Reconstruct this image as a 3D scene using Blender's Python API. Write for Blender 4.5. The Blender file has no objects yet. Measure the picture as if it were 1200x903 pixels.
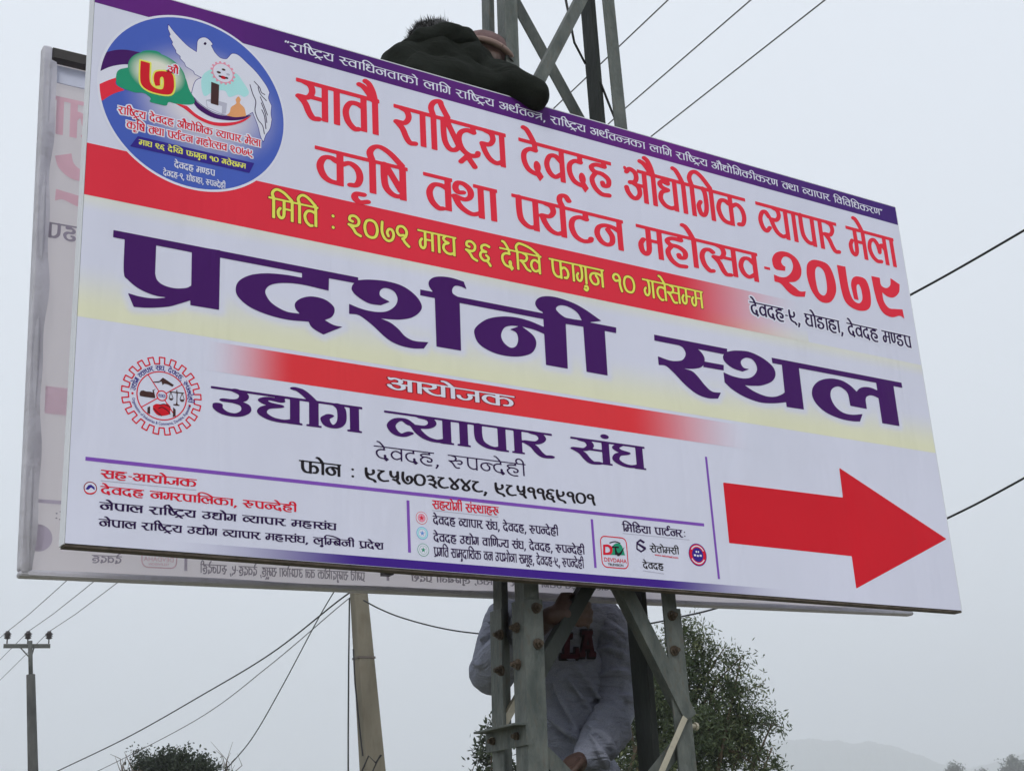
import bpy, bmesh, math, random
import numpy as np
from mathutils import Vector, Matrix
from mathutils.bvhtree import BVHTree

random.seed(7)
rng = np.random.default_rng(7)
scn = bpy.context.scene
COL = scn.collection

# ------------------------------------------------------------------ camera
# World: X runs along the hoarding, Y into the scene, Z up, metres, ground 0.
F_PX, CX, CY = 1618.12, 600.0, 451.5
UX = np.array([0.84637086, 0.13490649, 0.51522482])
UN = np.array([-0.52975904, 0.31292625, 0.78830992])
UU = np.array([-0.05487924, -0.94014754, 0.33631959])
CAM = np.array([0.0, 0.0, 1.6])
cam_d = bpy.data.cameras.new('camera')
cam = bpy.data.objects.new('camera', cam_d)
COL.objects.link(cam)
M3 = np.array([[UX[0], -UX[1], -UX[2]], [UN[0], -UN[1], -UN[2]], [UU[0], -UU[1], -UU[2]]])
mw = Matrix([[*M3[0], CAM[0]], [*M3[1], CAM[1]], [*M3[2], CAM[2]], [0, 0, 0, 1]])
cam.matrix_world = mw
cam_d.sensor_fit = 'HORIZONTAL'
cam_d.sensor_width = 36
cam_d.lens = 36*F_PX/1200
cam_d.clip_end = 6000
cam_d.clip_start = .05
scn.camera = cam

# ------------------------------------------------------------ sky and sun
SUN_EL, SUN_AZ = math.radians(45), math.radians(215)   # behind the viewer, to the left
w = bpy.data.worlds.new('World')
scn.world = w
w.use_nodes = True
nt = w.node_tree
nt.nodes.clear()
out = nt.nodes.new('ShaderNodeOutputWorld')
bg = nt.nodes.new('ShaderNodeBackground')
sky = nt.nodes.new('ShaderNodeTexSky')
sky.sky_type = 'NISHITA'
sky.sun_disc = False
sky.sun_elevation = SUN_EL
sky.sun_rotation = SUN_AZ
sky.air_density = 1.0
sky.dust_density = 4.0
cloud = nt.nodes.new('ShaderNodeRGB')
cloud.outputs[0].default_value = SKY_CLOUD = (7.15, 7.6, 8.2, 1)
mixn = nt.nodes.new('ShaderNodeMixRGB')
mixn.inputs[0].default_value = .93      # closed overcast deck over the clear-sky model
nt.links.new(sky.outputs[0], mixn.inputs[1])
nt.links.new(cloud.outputs[0], mixn.inputs[2])
nt.links.new(mixn.outputs[0], bg.inputs[0])
bg.inputs[1].default_value = 0.123
nt.links.new(bg.outputs[0], out.inputs[0])

sd = bpy.data.lights.new('sun', 'SUN')
sd.energy = 1.5
sd.angle = math.radians(14)
sd.color = (1.0, .97, .93)
sun = bpy.data.objects.new('sun', sd)
COL.objects.link(sun)
sdir = Vector((math.sin(SUN_AZ)*math.cos(SUN_EL), math.cos(SUN_AZ)*math.cos(SUN_EL), math.sin(SUN_EL)))
sun.rotation_euler = sdir.to_track_quat('Z', 'Y').to_euler()

scn.view_settings.view_transform = 'Standard'
scn.view_settings.look = 'None'
scn.view_settings.gamma = 1
scn.view_settings.exposure = .07
scn.view_settings.use_curve_mapping = False
scn.render.engine = 'CYCLES'
scn.cycles.use_denoising = True
scn.cycles.volume_bounces = 4
scn.cycles.max_bounces = 8

# ------------------------------------------------------------- pixel -> place
def ray(px, py):
    r = np.array([(px-CX)/F_PX, (py-CY)/F_PX, 1.0])
    return np.array([r@UX, r@UN, r@UU])
def at(px, py, dist):
    """point seen at photo pixel (px, py), `dist` metres away over the ground"""
    r = ray(px, py)
    return CAM+r*dist/math.hypot(r[0], r[1])
X0, Y0, Z0 = None, None, None
_tl = np.array([-1.09692109, -1.07217005, 3.64092724])
X0, Y0, Z0 = _tl@UX, _tl@UN, 1.6+_tl@UU     # top left corner of the front hoarding
def onp(px, py, d=0.):
    """point on the plane d metres behind the hoarding's face"""
    r = ray(px, py)
    return CAM+r*((Y0+d)/r[1])
def uv(px, py, d=0.):
    p = onp(px, py, d)
    return np.array([p[0]-X0, Z0-p[2]])
def wp(u, v, d=0.):
    return np.array([X0+u, Y0+d, Z0-v])

# ------------------------------------------------------------- bookkeeping
def tag(o, label=None, cat=None, group=None, kind=None):
    if label: o['label'] = label
    if cat: o['category'] = cat
    if group: o['group'] = group
    if kind: o['kind'] = kind
    return o
def empty(name, loc, label, cat, group=None):
    o = bpy.data.objects.new(name, None)
    o.location = Vector(loc)
    o.empty_display_size = .2
    COL.objects.link(o)
    return tag(o, label, cat, group)
def origin(o):
    p = np.zeros(3)
    while o is not None:
        p += np.array(o.location)
        o = o.parent
    return p
def link(name, me, mat, parent=None, smooth=False):
    if mat is not None:
        for m in (mat if isinstance(mat, (list, tuple)) else [mat]):
            me.materials.append(m)
    o = bpy.data.objects.new(name, me)
    COL.objects.link(o)
    if parent is not None:
        o.parent = parent
    if smooth and len(me.polygons):
        me.polygons.foreach_set('use_smooth', [True]*len(me.polygons))
    return o
def solid(name, V, F, mat, parent=None, smooth=False, mids=None):
    """mesh object from world-space vertices; origin = parent's origin"""
    V = np.asarray(V, float).reshape(-1, 3)
    if parent is not None:
        V = V-origin(parent)
        loc = None
    else:
        lo, hi = V.min(0), V.max(0)
        loc = np.array([(lo[0]+hi[0])/2, (lo[1]+hi[1])/2, lo[2]])
        V = V-loc
    me = bpy.data.meshes.new(name)
    me.from_pydata(V.tolist(), [], [list(map(int, f)) for f in F])
    me.update()
    o = link(name, me, mat, parent, smooth)
    if loc is not None:
        o.location = Vector(loc)
    if mids is not None:
        me.polygons.foreach_set('material_index', mids)
    return o

# ------------------------------------------------------------- materials
def lin(r, g, b):
    f = lambda c: (c/12.92 if c <= .04045 else ((c+.055)/1.055)**2.4)
    return (f(r/255), f(g/255), f(b/255))
def _nodes(name):
    m = bpy.data.materials.new(name)
    m.use_nodes = True
    n = m.node_tree
    return m, n, n.nodes['Principled BSDF']
def mat(name, c, rough=.6, metal=0., var=.0, scale=8., bump=0., bscale=40., spec=.4, c2=None, stretch=None, dirt=0.):
    m, n, b = _nodes(name)
    b.inputs['Roughness'].default_value = rough
    b.inputs['Metallic'].default_value = metal
    b.inputs['Specular IOR Level'].default_value = spec
    b.inputs['Base Color'].default_value = (*c, 1)
    tc = n.nodes.new('ShaderNodeTexCoord')
    src = tc.outputs['Object']
    if stretch:
        mp = n.nodes.new('ShaderNodeMapping')
        mp.inputs['Scale'].default_value = stretch
        n.links.new(src, mp.inputs[0])
        src = mp.outputs[0]
    if var or c2:
        t = n.nodes.new('ShaderNodeTexNoise')
        t.inputs['Scale'].default_value = scale
        t.inputs['Detail'].default_value = 6
        t.inputs['Roughness'].default_value = .65
        n.links.new(src, t.inputs['Vector'])
        r = n.nodes.new('ShaderNodeValToRGB')
        r.color_ramp.elements[0].position = .32
        r.color_ramp.elements[1].position = .70
        if c2:
            r.color_ramp.elements[0].color = (*c, 1)
            r.color_ramp.elements[1].color = (*c2, 1)
        else:
            r.color_ramp.elements[0].color = (*[x*(1-var) for x in c], 1)
            r.color_ramp.elements[1].color = (*[min(1, x*(1+var)) for x in c], 1)
        n.links.new(t.outputs['Fac'], r.inputs[0])
        last = r.outputs[0]
        if dirt:
            t2 = n.nodes.new('ShaderNodeTexNoise')
            t2.inputs['Scale'].default_value = scale*4
            t2.inputs['Detail'].default_value = 4
            n.links.new(src, t2.inputs['Vector'])
            r2 = n.nodes.new('ShaderNodeValToRGB')
            r2.color_ramp.elements[0].position = .55
            r2.color_ramp.elements[1].position = .75
            r2.color_ramp.elements[0].color = (0, 0, 0, 1)
            r2.color_ramp.elements[1].color = (dirt, dirt, dirt, 1)
            n.links.new(t2.outputs['Fac'], r2.inputs[0])
            mx = n.nodes.new('ShaderNodeMixRGB')
            mx.inputs[2].default_value = (.10, .075, .05, 1)
            n.links.new(r2.outputs[0], mx.inputs[0])
            n.links.new(last, mx.inputs[1])
            last = mx.outputs[0]
        n.links.new(last, b.inputs['Base Color'])
    if bump:
        t = n.nodes.new('ShaderNodeTexNoise')
        t.inputs['Scale'].default_value = bscale
        t.inputs['Detail'].default_value = 5
        n.links.new(src, t.inputs['Vector'])
        bp = n.nodes.new('ShaderNodeBump')
        bp.inputs['Strength'].default_value = bump
        bp.inputs['Distance'].default_value = .02
        n.links.new(t.outputs['Fac'], bp.inputs['Height'])
        n.links.new(bp.outputs[0], b.inputs['Normal'])
    return m
ILL = .66
def alb(r, g, b, k=1.):
    return tuple(min(.86, c*k/ILL) for c in lin(r, g, b))
def slack(n, b):
    tc = n.nodes.new('ShaderNodeTexCoord')
    mp = n.nodes.new('ShaderNodeMapping')
    mp.inputs['Scale'].default_value = (2.6, 1, .55)
    t2 = n.nodes.new('ShaderNodeTexNoise')
    t2.inputs['Scale'].default_value = 2.0
    t2.inputs['Detail'].default_value = 3
    t2.inputs['Distortion'].default_value = .6
    bp = n.nodes.new('ShaderNodeBump')
    bp.inputs['Strength'].default_value = .18
    bp.inputs['Distance'].default_value = .07
    n.links.new(tc.outputs['Object'], mp.inputs[0])
    n.links.new(mp.outputs[0], t2.inputs['Vector'])
    n.links.new(t2.outputs['Fac'], bp.inputs['Height'])
    n.links.new(bp.outputs[0], b.inputs['Normal'])
def ink(name, r, g, b):
    """printing ink on the banner"""
    m = mat(name, alb(r, g, b), rough=.6, var=.03, scale=3, spec=.12)
    slack(m.node_tree, m.node_tree.nodes['Principled BSDF'])
    return m
def printmat(name):
    """banner print whose colours run into each other (colour attribute 'print')"""
    m, n, b = _nodes(name)
    a = n.nodes.new('ShaderNodeAttribute')
    a.attribute_name = 'print'
    tc = n.nodes.new('ShaderNodeTexCoord')
    t = n.nodes.new('ShaderNodeTexNoise')
    t.inputs['Scale'].default_value = 1.6
    t.inputs['Detail'].default_value = 7
    n.links.new(tc.outputs['Object'], t.inputs['Vector'])
    r = n.nodes.new('ShaderNodeValToRGB')
    r.color_ramp.elements[0].position = .3
    r.color_ramp.elements[1].position = .7
    r.color_ramp.elements[0].color = (.93, .93, .93, 1)
    r.color_ramp.elements[1].color = (1, 1, 1, 1)
    n.links.new(t.outputs['Fac'], r.inputs[0])
    mx = n.nodes.new('ShaderNodeMixRGB')
    mx.blend_type = 'MULTIPLY'
    mx.inputs[0].default_value = 1
    n.links.new(a.outputs['Color'], mx.inputs[1])
    n.links.new(r.outputs[0], mx.inputs[2])
    n.links.new(mx.outputs[0], b.inputs['Base Color'])
    b.inputs['Roughness'].default_value = .55
    b.inputs['Specular IOR Level'].default_value = .16
    slack(n, b)
    return m

# ------------------------------------------------------------- solids
class MB:
    def __init__(s): s.V, s.F = [], []
    def add(s, V, F):
        n = len(s.V)
        s.V += [tuple(map(float, v)) for v in V]
        s.F += [[i+n for i in f] for f in F]
    def prism(s, sec0, sec1):
        """two matching rings of points -> closed prism"""
        k = len(sec0)
        V = list(sec0)+list(sec1)
        F = [[i, (i+1) % k, k+(i+1) % k, k+i] for i in range(k)]
        F += [list(range(k))[::-1], list(range(k, 2*k))]
        s.add(V, F)
    def bar(s, p0, p1, a, b, wa, wb):
        """rectangular bar: half sizes wa along a, wb along b"""
        a, b = np.array(a)*wa, np.array(b)*wb
        r = lambda p: [p-a-b, p+a-b, p+a+b, p-a+b]
        s.prism(r(np.array(p0, float)), r(np.array(p1, float)))
    def angle(s, p0, p1, A, Bd, wa, t=.006, wb=None):
        """rolled steel angle; p0-p1 is its heel, flanges run along A and Bd"""
        wb = wb or wa
        A, Bd = np.array(A, float), np.array(Bd, float)
        ring = [(0, 0), (wa, 0), (wa, t), (t, t), (t, wb), (0, wb)]
        s.prism([np.array(p0)+A*x+Bd*y for x, y in ring], [np.array(p1)+A*x+Bd*y for x, y in ring])
    def tube(s, pts, r, n=6, cap=True):
        pts = [np.array(p, float) for p in pts]
        rr = r if hasattr(r, '__len__') else [r]*len(pts)
        rings = []
        for i, p in enumerate(pts):
            d = pts[min(i+1, len(pts)-1)]-pts[max(i-1, 0)]
            d /= np.linalg.norm(d)+1e-9
            ref = np.array([0, 0, 1.]) if abs(d[2]) < .9 else np.array([1., 0, 0])
            a = np.cross(d, ref); a /= np.linalg.norm(a)
            b = np.cross(d, a)
            rings.append([p+rr[i]*(a*math.cos(2*math.pi*k/n)+b*math.sin(2*math.pi*k/n)) for k in range(n)])
        V = [v for r_ in rings for v in r_]
        F = []
        for i in range(len(rings)-1):
            for k in range(n):
                F.append([i*n+k, i*n+(k+1) % n, (i+1)*n+(k+1) % n, (i+1)*n+k])
        if cap:
            F += [list(range(n))[::-1], [(len(rings)-1)*n+k for k in range(n)]]
        s.add(V, F)
    def cyl(s, p0, p1, r, n=10, r1=None):
        s.tube([p0, p1], [r, r if r1 is None else r1], n)
    def box(s, lo, hi):
        lo, hi = np.array(lo, float), np.array(hi, float)
        c = [(lo[0], lo[1], lo[2]), (hi[0], lo[1], lo[2]), (hi[0], hi[1], lo[2]), (lo[0], hi[1], lo[2])]
        s.prism([np.array(p) for p in c], [np.array((p[0], p[1], hi[2])) for p in c])
    def build(s, name, m, parent=None, smooth=False, bevel=0.):
        o = solid(name, s.V, s.F, m, parent, smooth)
        if bevel:
            bv = o.modifiers.new('bevel', 'BEVEL')
            bv.width = bevel
            bv.segments = 2
            bv.limit_method = 'ANGLE'
        return o
# ---------------------------------------------------------------- lettering
# A small Devanagari hand: every letter is a few pen strokes (flat nib) drawn
# in letter space (x to the right, baseline 0, top of the headline 1).
def spline(pts, n=7):
    if len(pts) > 4 and tuple(pts[0]) == tuple(pts[-1]):
        q = loop(pts[:-1], n)
        return np.vstack([q, q[:1]])
    p = np.array(pts, float)
    if len(p) < 3:
        return p
    q = np.vstack([2*p[0]-p[1], p, 2*p[-1]-p[-2]])
    out = []
    t = np.linspace(0, 1, n, endpoint=False)[:, None]
    for i in range(1, len(q)-2):
        a, b, c, d = q[i-1], q[i], q[i+1], q[i+2]
        out.append(.5*((2*b)+(-a+c)*t+(2*a-5*b+4*c-d)*t**2+(-a+3*b-3*c+d)*t**3))
    return np.vstack(out+[p[-1:]])

def loop(pts, n=6):
    """closed outline; a point with a third entry is a sharp corner"""
    m = len(pts)
    cs = [i for i, p in enumerate(pts) if len(p) > 2]
    P = [np.array(p[:2], float) for p in pts]
    if not cs:
        q = [P[-1]]+P+[P[0], P[1]]
        out = []
        t = np.linspace(0, 1, n, endpoint=False)[:, None]
        for i in range(1, m+1):
            a, b, c, d = q[i-1], q[i], q[i+1], q[i+2]
            out.append(.5*((2*b)+(-a+c)*t+(2*a-5*b+4*c-d)*t**2+(-a+3*b-3*c+d)*t**3))
        return np.vstack(out)
    out = []
    for k, i in enumerate(cs):
        j = cs[(k+1) % len(cs)]
        idx = [i]
        while True:
            i2 = (idx[-1]+1) % m
            idx.append(i2)
            if i2 == j:
                break
        ch = [P[x] for x in idx]
        out.append(spline(ch, n)[:-1] if len(ch) > 2 else np.array(ch[:1]))
    return np.vstack(out)

S, L, V, B, D = 's', 'l', 'v', 'b', 'e'
def st(x): return (V, x, 0, 1)
R_ = [(S, [(.20, .94), (.36, .88), (.41, .71), (.29, .54), (.04, .52)]),
      (S, [(.08, .50), (.22, .36), (.32, .15), (.43, .02), (.58, .03)])]
G = {
 # key: (advance, stem x or None, strokes, headline start)
 'r': (.62, .42, R_, 0),
 's': (.88, .76, R_+[(B, .30, .52, .76, .62), st(.76)], 0),
 's_': (.66, None, R_+[(B, .34, .52, .70, .62)], 0),
 'aa': (.33, .21, [st(.21)], 0),
 't': (.76, .64, [(S, [(.62, .66), (.45, .72), (.25, .68), (.13, .45), (.19, .18), (.36, .02), (.47, .03)]), st(.64)], 0),
 't_': (.50, None, [(S, [(.52, .66), (.40, .72), (.22, .66), (.12, .45), (.18, .18), (.34, .02), (.46, .03)])], 0),
 'k': (1.22, .60, [(S, [(.52, .68), (.38, .75), (.20, .70), (.10, .46), (.18, .20), (.34, .08), (.58, .06)]), st(.60),
                   (S, [(.64, .62), (.85, .72), (1.04, .60), (1.10, .36), (1.02, .14), (.86, .10)])], 0),
 'k_': (.98, .50, [(S, [(.44, .68), (.30, .75), (.16, .68), (.09, .46), (.16, .20), (.30, .08), (.48, .06)]), st(.50),
                   (S, [(.54, .62), (.72, .70), (.90, .62)])], 0),
 'kt': (1.0, .80, [(S, [(.52, .66), (.36, .74), (.18, .68), (.10, .46), (.18, .22), (.34, .12), (.52, .30), (.80, .52)]), (S, [(.50, .66), (.62, .45), (.52, .20)]), st(.80)], 0),
 'g': (.76, .62, [(S, [(.30, .95), (.38, .78), (.38, .34), (.28, .12), (.14, .14), (.08, .36), (.16, .50)]), st(.62)], 0),
 'gh': (.80, .67, [(S, [(.22, .93), (.12, .80), (.20, .68), (.38, .62)]), (S, [(.36, .60), (.16, .50), (.11, .28), (.26, .11), (.46, .07), (.64, .14)]), st(.67)], 0),
 'dh': (.80, .67, [(S, [(.28, .80), (.16, .74), (.10, .86), (.22, .99), (.36, .92)]), (S, [(.16, .74), (.24, .62), (.38, .58)]), (S, [(.36, .58), (.16, .48), (.11, .27), (.26, .11), (.46, .07), (.64, .14)]), st(.67)], .50),
 'dy': (.80, .67, [(B, .34, .78, .48, 1), (S, [(.42, .80), (.22, .83), (.11, .74), (.20, .64), (.40, .60)]), (S, [(.38, .59), (.16, .48), (.10, .28), (.24, .11), (.46, .06), (.64, .12)]), st(.67)], 0),
 'j': (.88, .74, [(B, .40, .50, .74, .60), (S, [(.46, .54), (.50, .34), (.42, .14), (.26, .08), (.12, .18), (.08, .34)]), st(.74)], 0),
 'j_': (.66, None, [(B, .40, .50, .64, .60), (S, [(.46, .54), (.50, .34), (.42, .14), (.26, .08), (.12, .18), (.08, .34)])], 0),
 'T': (.80, .58, [(B, .50, .72, .66, 1), (S, [(.60, .74), (.38, .76), (.18, .64), (.12, .40), (.22, .14), (.44, .03), (.66, .08), (.70, .16)])], 0),
 'T^': (.80, .58, [(B, .50, .76, .66, 1), (S, [(.60, .78), (.38, .80), (.18, .68), (.12, .46), (.22, .22), (.44, .10), (.66, .14), (.70, .22)]), (L, [(.16, -.14), (.36, .06), (.58, -.20)])], 0),
 'D': (.80, .55, [(B, .46, .76, .62, 1), (S, [(.54, .78), (.28, .80), (.14, .66), (.26, .52), (.52, .50), (.66, .34), (.58, .12), (.36, .04), (.16, .12), (.14, .28), (.26, .30)])], 0),
 'N': (.84, .70, [(S, [(.14, .95), (.14, .40), (.24, .20), (.36, .22), (.44, .40), (.44, .95)]), st(.70)], 0),
 'N_': (.58, None, [(S, [(.14, .95), (.14, .40), (.24, .20), (.36, .22), (.44, .40), (.44, .95)])], 0),
 'th': (.94, .80, [(S, [(.30, .66), (.16, .64), (.09, .76), (.16, .92), (.34, .92), (.50, .78), (.50, .58), (.34, .46), (.05, .50)]), (S, [(.07, .48), (.18, .26), (.36, .12), (.56, .07), (.78, .16)]), st(.80)], .62),
 'd': (.76, .50, [(B, .42, .72, .58, 1), (S, [(.52, .74), (.32, .74), (.14, .60), (.12, .36), (.24, .14), (.44, .06), (.60, .06)]), (D, .54, .27, .12, .17), ('p', [(.46, .16), (.62, .18), (.74, .02), (.60, -.14), (.50, -.02)])], 0),
 'tr': (.76, .64, [(S, [(.62, .68), (.36, .68), (.14, .56)]), (S, [(.62, .50), (.40, .36), (.14, .08)]), st(.64)], 0),
 'n': (.97, .84, [(S, [(.82, .60), (.66, .68), (.40, .70), (.18, .60), (.11, .38), (.22, .16), (.40, .09), (.56, .18), (.58, .40), (.46, .58)]), st(.84)], 0),
 'n_': (.72, None, [(S, [(.74, .62), (.60, .68), (.40, .70), (.18, .60), (.11, .38), (.22, .16), (.40, .09), (.56, .18), (.58, .40), (.46, .58)])], 0),
 'p': (.80, .67, [(S, [(.18, .95), (.18, .55), (.22, .28), (.36, .12), (.52, .08), (.66, .14)]), st(.67)], 0),
 'pr': (.80, .67, [(S, [(.18, .95), (.18, .55), (.22, .28), (.36, .14), (.52, .10), (.66, .16)]), (L, [(.62, .12), (.36, .0), (.14, -.04)]), st(.67)], 0),
 'ph': (1.16, .64, [(S, [(.18, .95), (.18, .55), (.22, .28), (.34, .12), (.50, .08), (.62, .14)]), st(.64), (S, [(.66, .54), (.84, .64), (1.0, .54), (1.06, .32), (.98, .12), (.84, .10)])], 0),
 'b': (.76, .63, [(S, [(.60, .60), (.42, .73), (.22, .68), (.11, .44), (.19, .20), (.37, .11), (.60, .24)]), st(.63), (L, [(.22, .56), (.52, .22)])], 0),
 'bh': (.86, .73, [(S, [(.06, .84), (.16, .95), (.28, .86), (.30, .50), (.28, .20), (.18, .10), (.08, .20), (.14, .32), (.26, .30)]), (B, .28, .38, .73, .48), st(.73)], .52),
 'm': (.86, .73, [(V, .36, .3, 1), (S, [(.36, .50), (.34, .20), (.24, .08), (.12, .16), (.09, .38), (.18, .54)]), (B, .34, .50, .73, .60), st(.73)], 0),
 'm_': (.62, None, [(V, .36, .3, 1), (S, [(.36, .50), (.34, .20), (.24, .08), (.12, .16), (.09, .38), (.18, .54)]), (B, .34, .48, .66, .58)], 0),
 'y': (.82, .69, [(S, [(.18, .94), (.36, .88), (.40, .71), (.28, .56), (.05, .54)]), (S, [(.06, .52), (.14, .32), (.28, .14), (.48, .07), (.66, .14)]), st(.69)], 0),
 'l': (.97, .84, [(S, [(.82, .52), (.72, .64), (.60, .58), (.55, .38)]), (S, [(.55, .40), (.50, .62), (.36, .76), (.18, .68), (.10, .44), (.18, .20), (.36, .06), (.56, .07)]), st(.84)], 0),
 'v': (.76, .63, [(S, [(.60, .60), (.42, .73), (.22, .68), (.11, .44), (.19, .20), (.37, .11), (.60, .24)]), st(.63)], 0),
 'v_': (.50, None, [(S, [(.47, .60), (.35, .73), (.20, .68), (.10, .45), (.17, .20), (.31, .12), (.45, .24)])], 0),
 'sh': (.90, .77, [(S, [(.30, .66), (.16, .64), (.09, .76), (.16, .92), (.34, .92), (.50, .78), (.48, .58), (.34, .48), (.05, .52)]), (S, [(.12, .50), (.24, .36), (.34, .16), (.44, .03), (.58, .04)]), st(.77)], .60),
 'Sh': (.80, .67, [(S, [(.18, .95), (.18, .55), (.22, .28), (.36, .12), (.52, .08), (.66, .14)]), (L, [(.24, .90), (.62, .26)]), st(.67)], 0),
 'Sh_': (.52, .18, [(S, [(.18, .95), (.18, .55), (.22, .30), (.34, .14), (.50, .14), (.60, .22)]), (L, [(.30, .90), (.62, .30)])], 0),
 'h': (.84, .58, [(B, .50, .78, .66, 1), (S, [(.60, .80), (.30, .80), (.13, .70), (.22, .58), (.50, .56), (.70, .44), (.68, .26), (.52, .22), (.48, .30)]), (S, [(.26, .54), (.12, .34), (.20, .10), (.42, -.05), (.68, -.04)])], 0),
 'kh': (1.24, 1.10, R_[:1]+[(S, [(.08, .50), (.22, .36), (.38, .14), (.56, .06)]), (S, [(1.08, .58), (.90, .70), (.72, .64), (.63, .42), (.70, .20), (.86, .11), (1.08, .22)]), st(1.10)], 0),
 'A': (.86, .74, [(D, .05, .94, .06, .06), (S, [(.10, .84), (.22, .95), (.40, .88), (.44, .72), (.36, .58), (.20, .54)]), (S, [(.28, .55), (.48, .46), (.52, .26), (.40, .10), (.24, .09), (.10, .22), (.05, .36)]), (B, .44, .46, .74, .56), st(.74)], .52),
 'U': (.74, .45, [(S, [(.38, .96), (.52, .84), (.50, .66), (.36, .56), (.20, .55)]), (S, [(.34, .56), (.54, .46), (.56, .24), (.42, .07), (.22, .08), (.10, .22), (.09, .36)])], 0),
 'ru': (.88, .42, R_+[(S, [(.40, .56), (.62, .62), (.74, .50), (.66, .34), (.52, .36)])], 0),
 'ruu': (.94, .42, R_+[(S, [(.42, .62), (.60, .70), (.74, .60), (.66, .46), (.50, .46)]), (L, [(.56, .46), (.84, .30)])], 0),
 '-': (.42, None, [(B, .10, .44, .36, .54)], None),
 ':': (.50, None, [(D, .25, .72, .085, .085), (D, .25, .16, .085, .085)], None),
 '.': (.30, None, [(D, .15, .05, .085, .085)], None),
 ',': (.32, None, [(D, .16, .05, .085, .085), (L, [(.20, .04), (.10, -.20)])], None),
 '"': (.42, None, [(L, [(.10, 1.02), (.06, .84)]), (L, [(.28, 1.02), (.24, .84)])], None),
 '0': (.82, None, [(S, [(.40, .92), (.18, .82), (.09, .50), (.18, .16), (.40, .06), (.62, .16), (.71, .50), (.62, .82), (.40, .92)])], None),
 '1': (.66, None, [(S, [(.40, .58), (.22, .54), (.10, .70), (.20, .88), (.40, .88), (.50, .68), (.48, .42), (.52, .20), (.58, .02)])], None),
 '2': (.74, None, [(S, [(.24, .66), (.10, .72), (.14, .90), (.36, .95), (.54, .80), (.52, .58), (.36, .46), (.06, .48)]), (S, [(.12, .46), (.28, .30), (.40, .12), (.62, .02)])], None),
 '3': (.70, None, [(S, [(.10, .86), (.28, .94), (.46, .84), (.44, .66), (.20, .58)]), (S, [(.24, .58), (.52, .54), (.58, .34), (.44, .20), (.22, .26)]), (S, [(.44, .22), (.50, .08), (.62, -.02)])], None),
 '4': (.76, None, [(S, [(.08, .92), (.30, .62), (.54, .34), (.58, .14), (.38, .03), (.18, .14), (.22, .34), (.44, .60), (.66, .92)])], None),
 '5': (.74, None, [(S, [(.10, .92), (.12, .62), (.26, .46), (.42, .52), (.52, .66)]), (S, [(.54, .94), (.54, .40), (.44, .22), (.26, .28)]), (S, [(.48, .30), (.54, .12), (.64, -.02)])], None),
 '6': (.72, None, [(S, [(.58, .88), (.38, .94), (.18, .84), (.18, .66), (.40, .58)]), (S, [(.38, .58), (.14, .52), (.08, .30), (.24, .12), (.46, .14), (.52, .30), (.40, .40)]), (S, [(.40, .14), (.52, .02), (.60, -.10)])], None),
 '7': (.80, None, [(S, [(.14, .96), (.12, .50), (.22, .20), (.42, .07), (.62, .18), (.70, .44), (.62, .66), (.46, .66), (.38, .48), (.44, .32)])], None),
 '8': (.76, None, [(B, .04, .84, .50, .94), (S, [(.42, .88), (.20, .68), (.10, .42), (.20, .16), (.42, .06), (.68, .12)])], None),
 '9': (.78, None, [(S, [(.12, .96), (.13, .50), (.24, .20), (.44, .10), (.58, .06), (.68, -.08)]), (S, [(.14, .60), (.26, .48), (.46, .50), (.58, .66), (.56, .86)])], None),
 '9r': (.70, None, [(S, [(.40, .52), (.20, .48), (.08, .66), (.16, .90), (.40, .94), (.56, .74), (.50, .46), (.34, .32)]), (S, [(.36, .34), (.48, .16), (.66, .0)])], None),
}
MAT = {  # signs that hang on the last letter's stem (x measured from that stem)
 'e': [(S, [(-.34, 1.34), (-.24, 1.30), (-.12, 1.14), (-.02, .96)])],
 'au': [(S, [(-.26, 1.42), (-.16, 1.36), (-.06, 1.18), (.0, .96)]), (S, [(-.44, 1.28), (-.32, 1.24), (-.18, 1.10), (-.06, .94)])],
 'u': [(S, [(-.10, -.14), (.0, -.10), (.06, -.22), (-.02, -.34), (-.14, -.28)])],
 'uu': [(S, [(-.20, -.12), (-.14, -.30), (.04, -.26), (.10, -.12), (.20, -.26), (.32, -.36)])],
 'R': [(S, [(.58, -.10), (.40, -.12), (.36, -.24), (.48, -.34), (.68, -.28)])],
 'rp': [(S, [(.0, .98), (-.07, 1.16), (-.02, 1.30), (.12, 1.33), (.22, 1.20)])],
 'M': [(D, .0, 1.20, .10, .10)],
}

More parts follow.
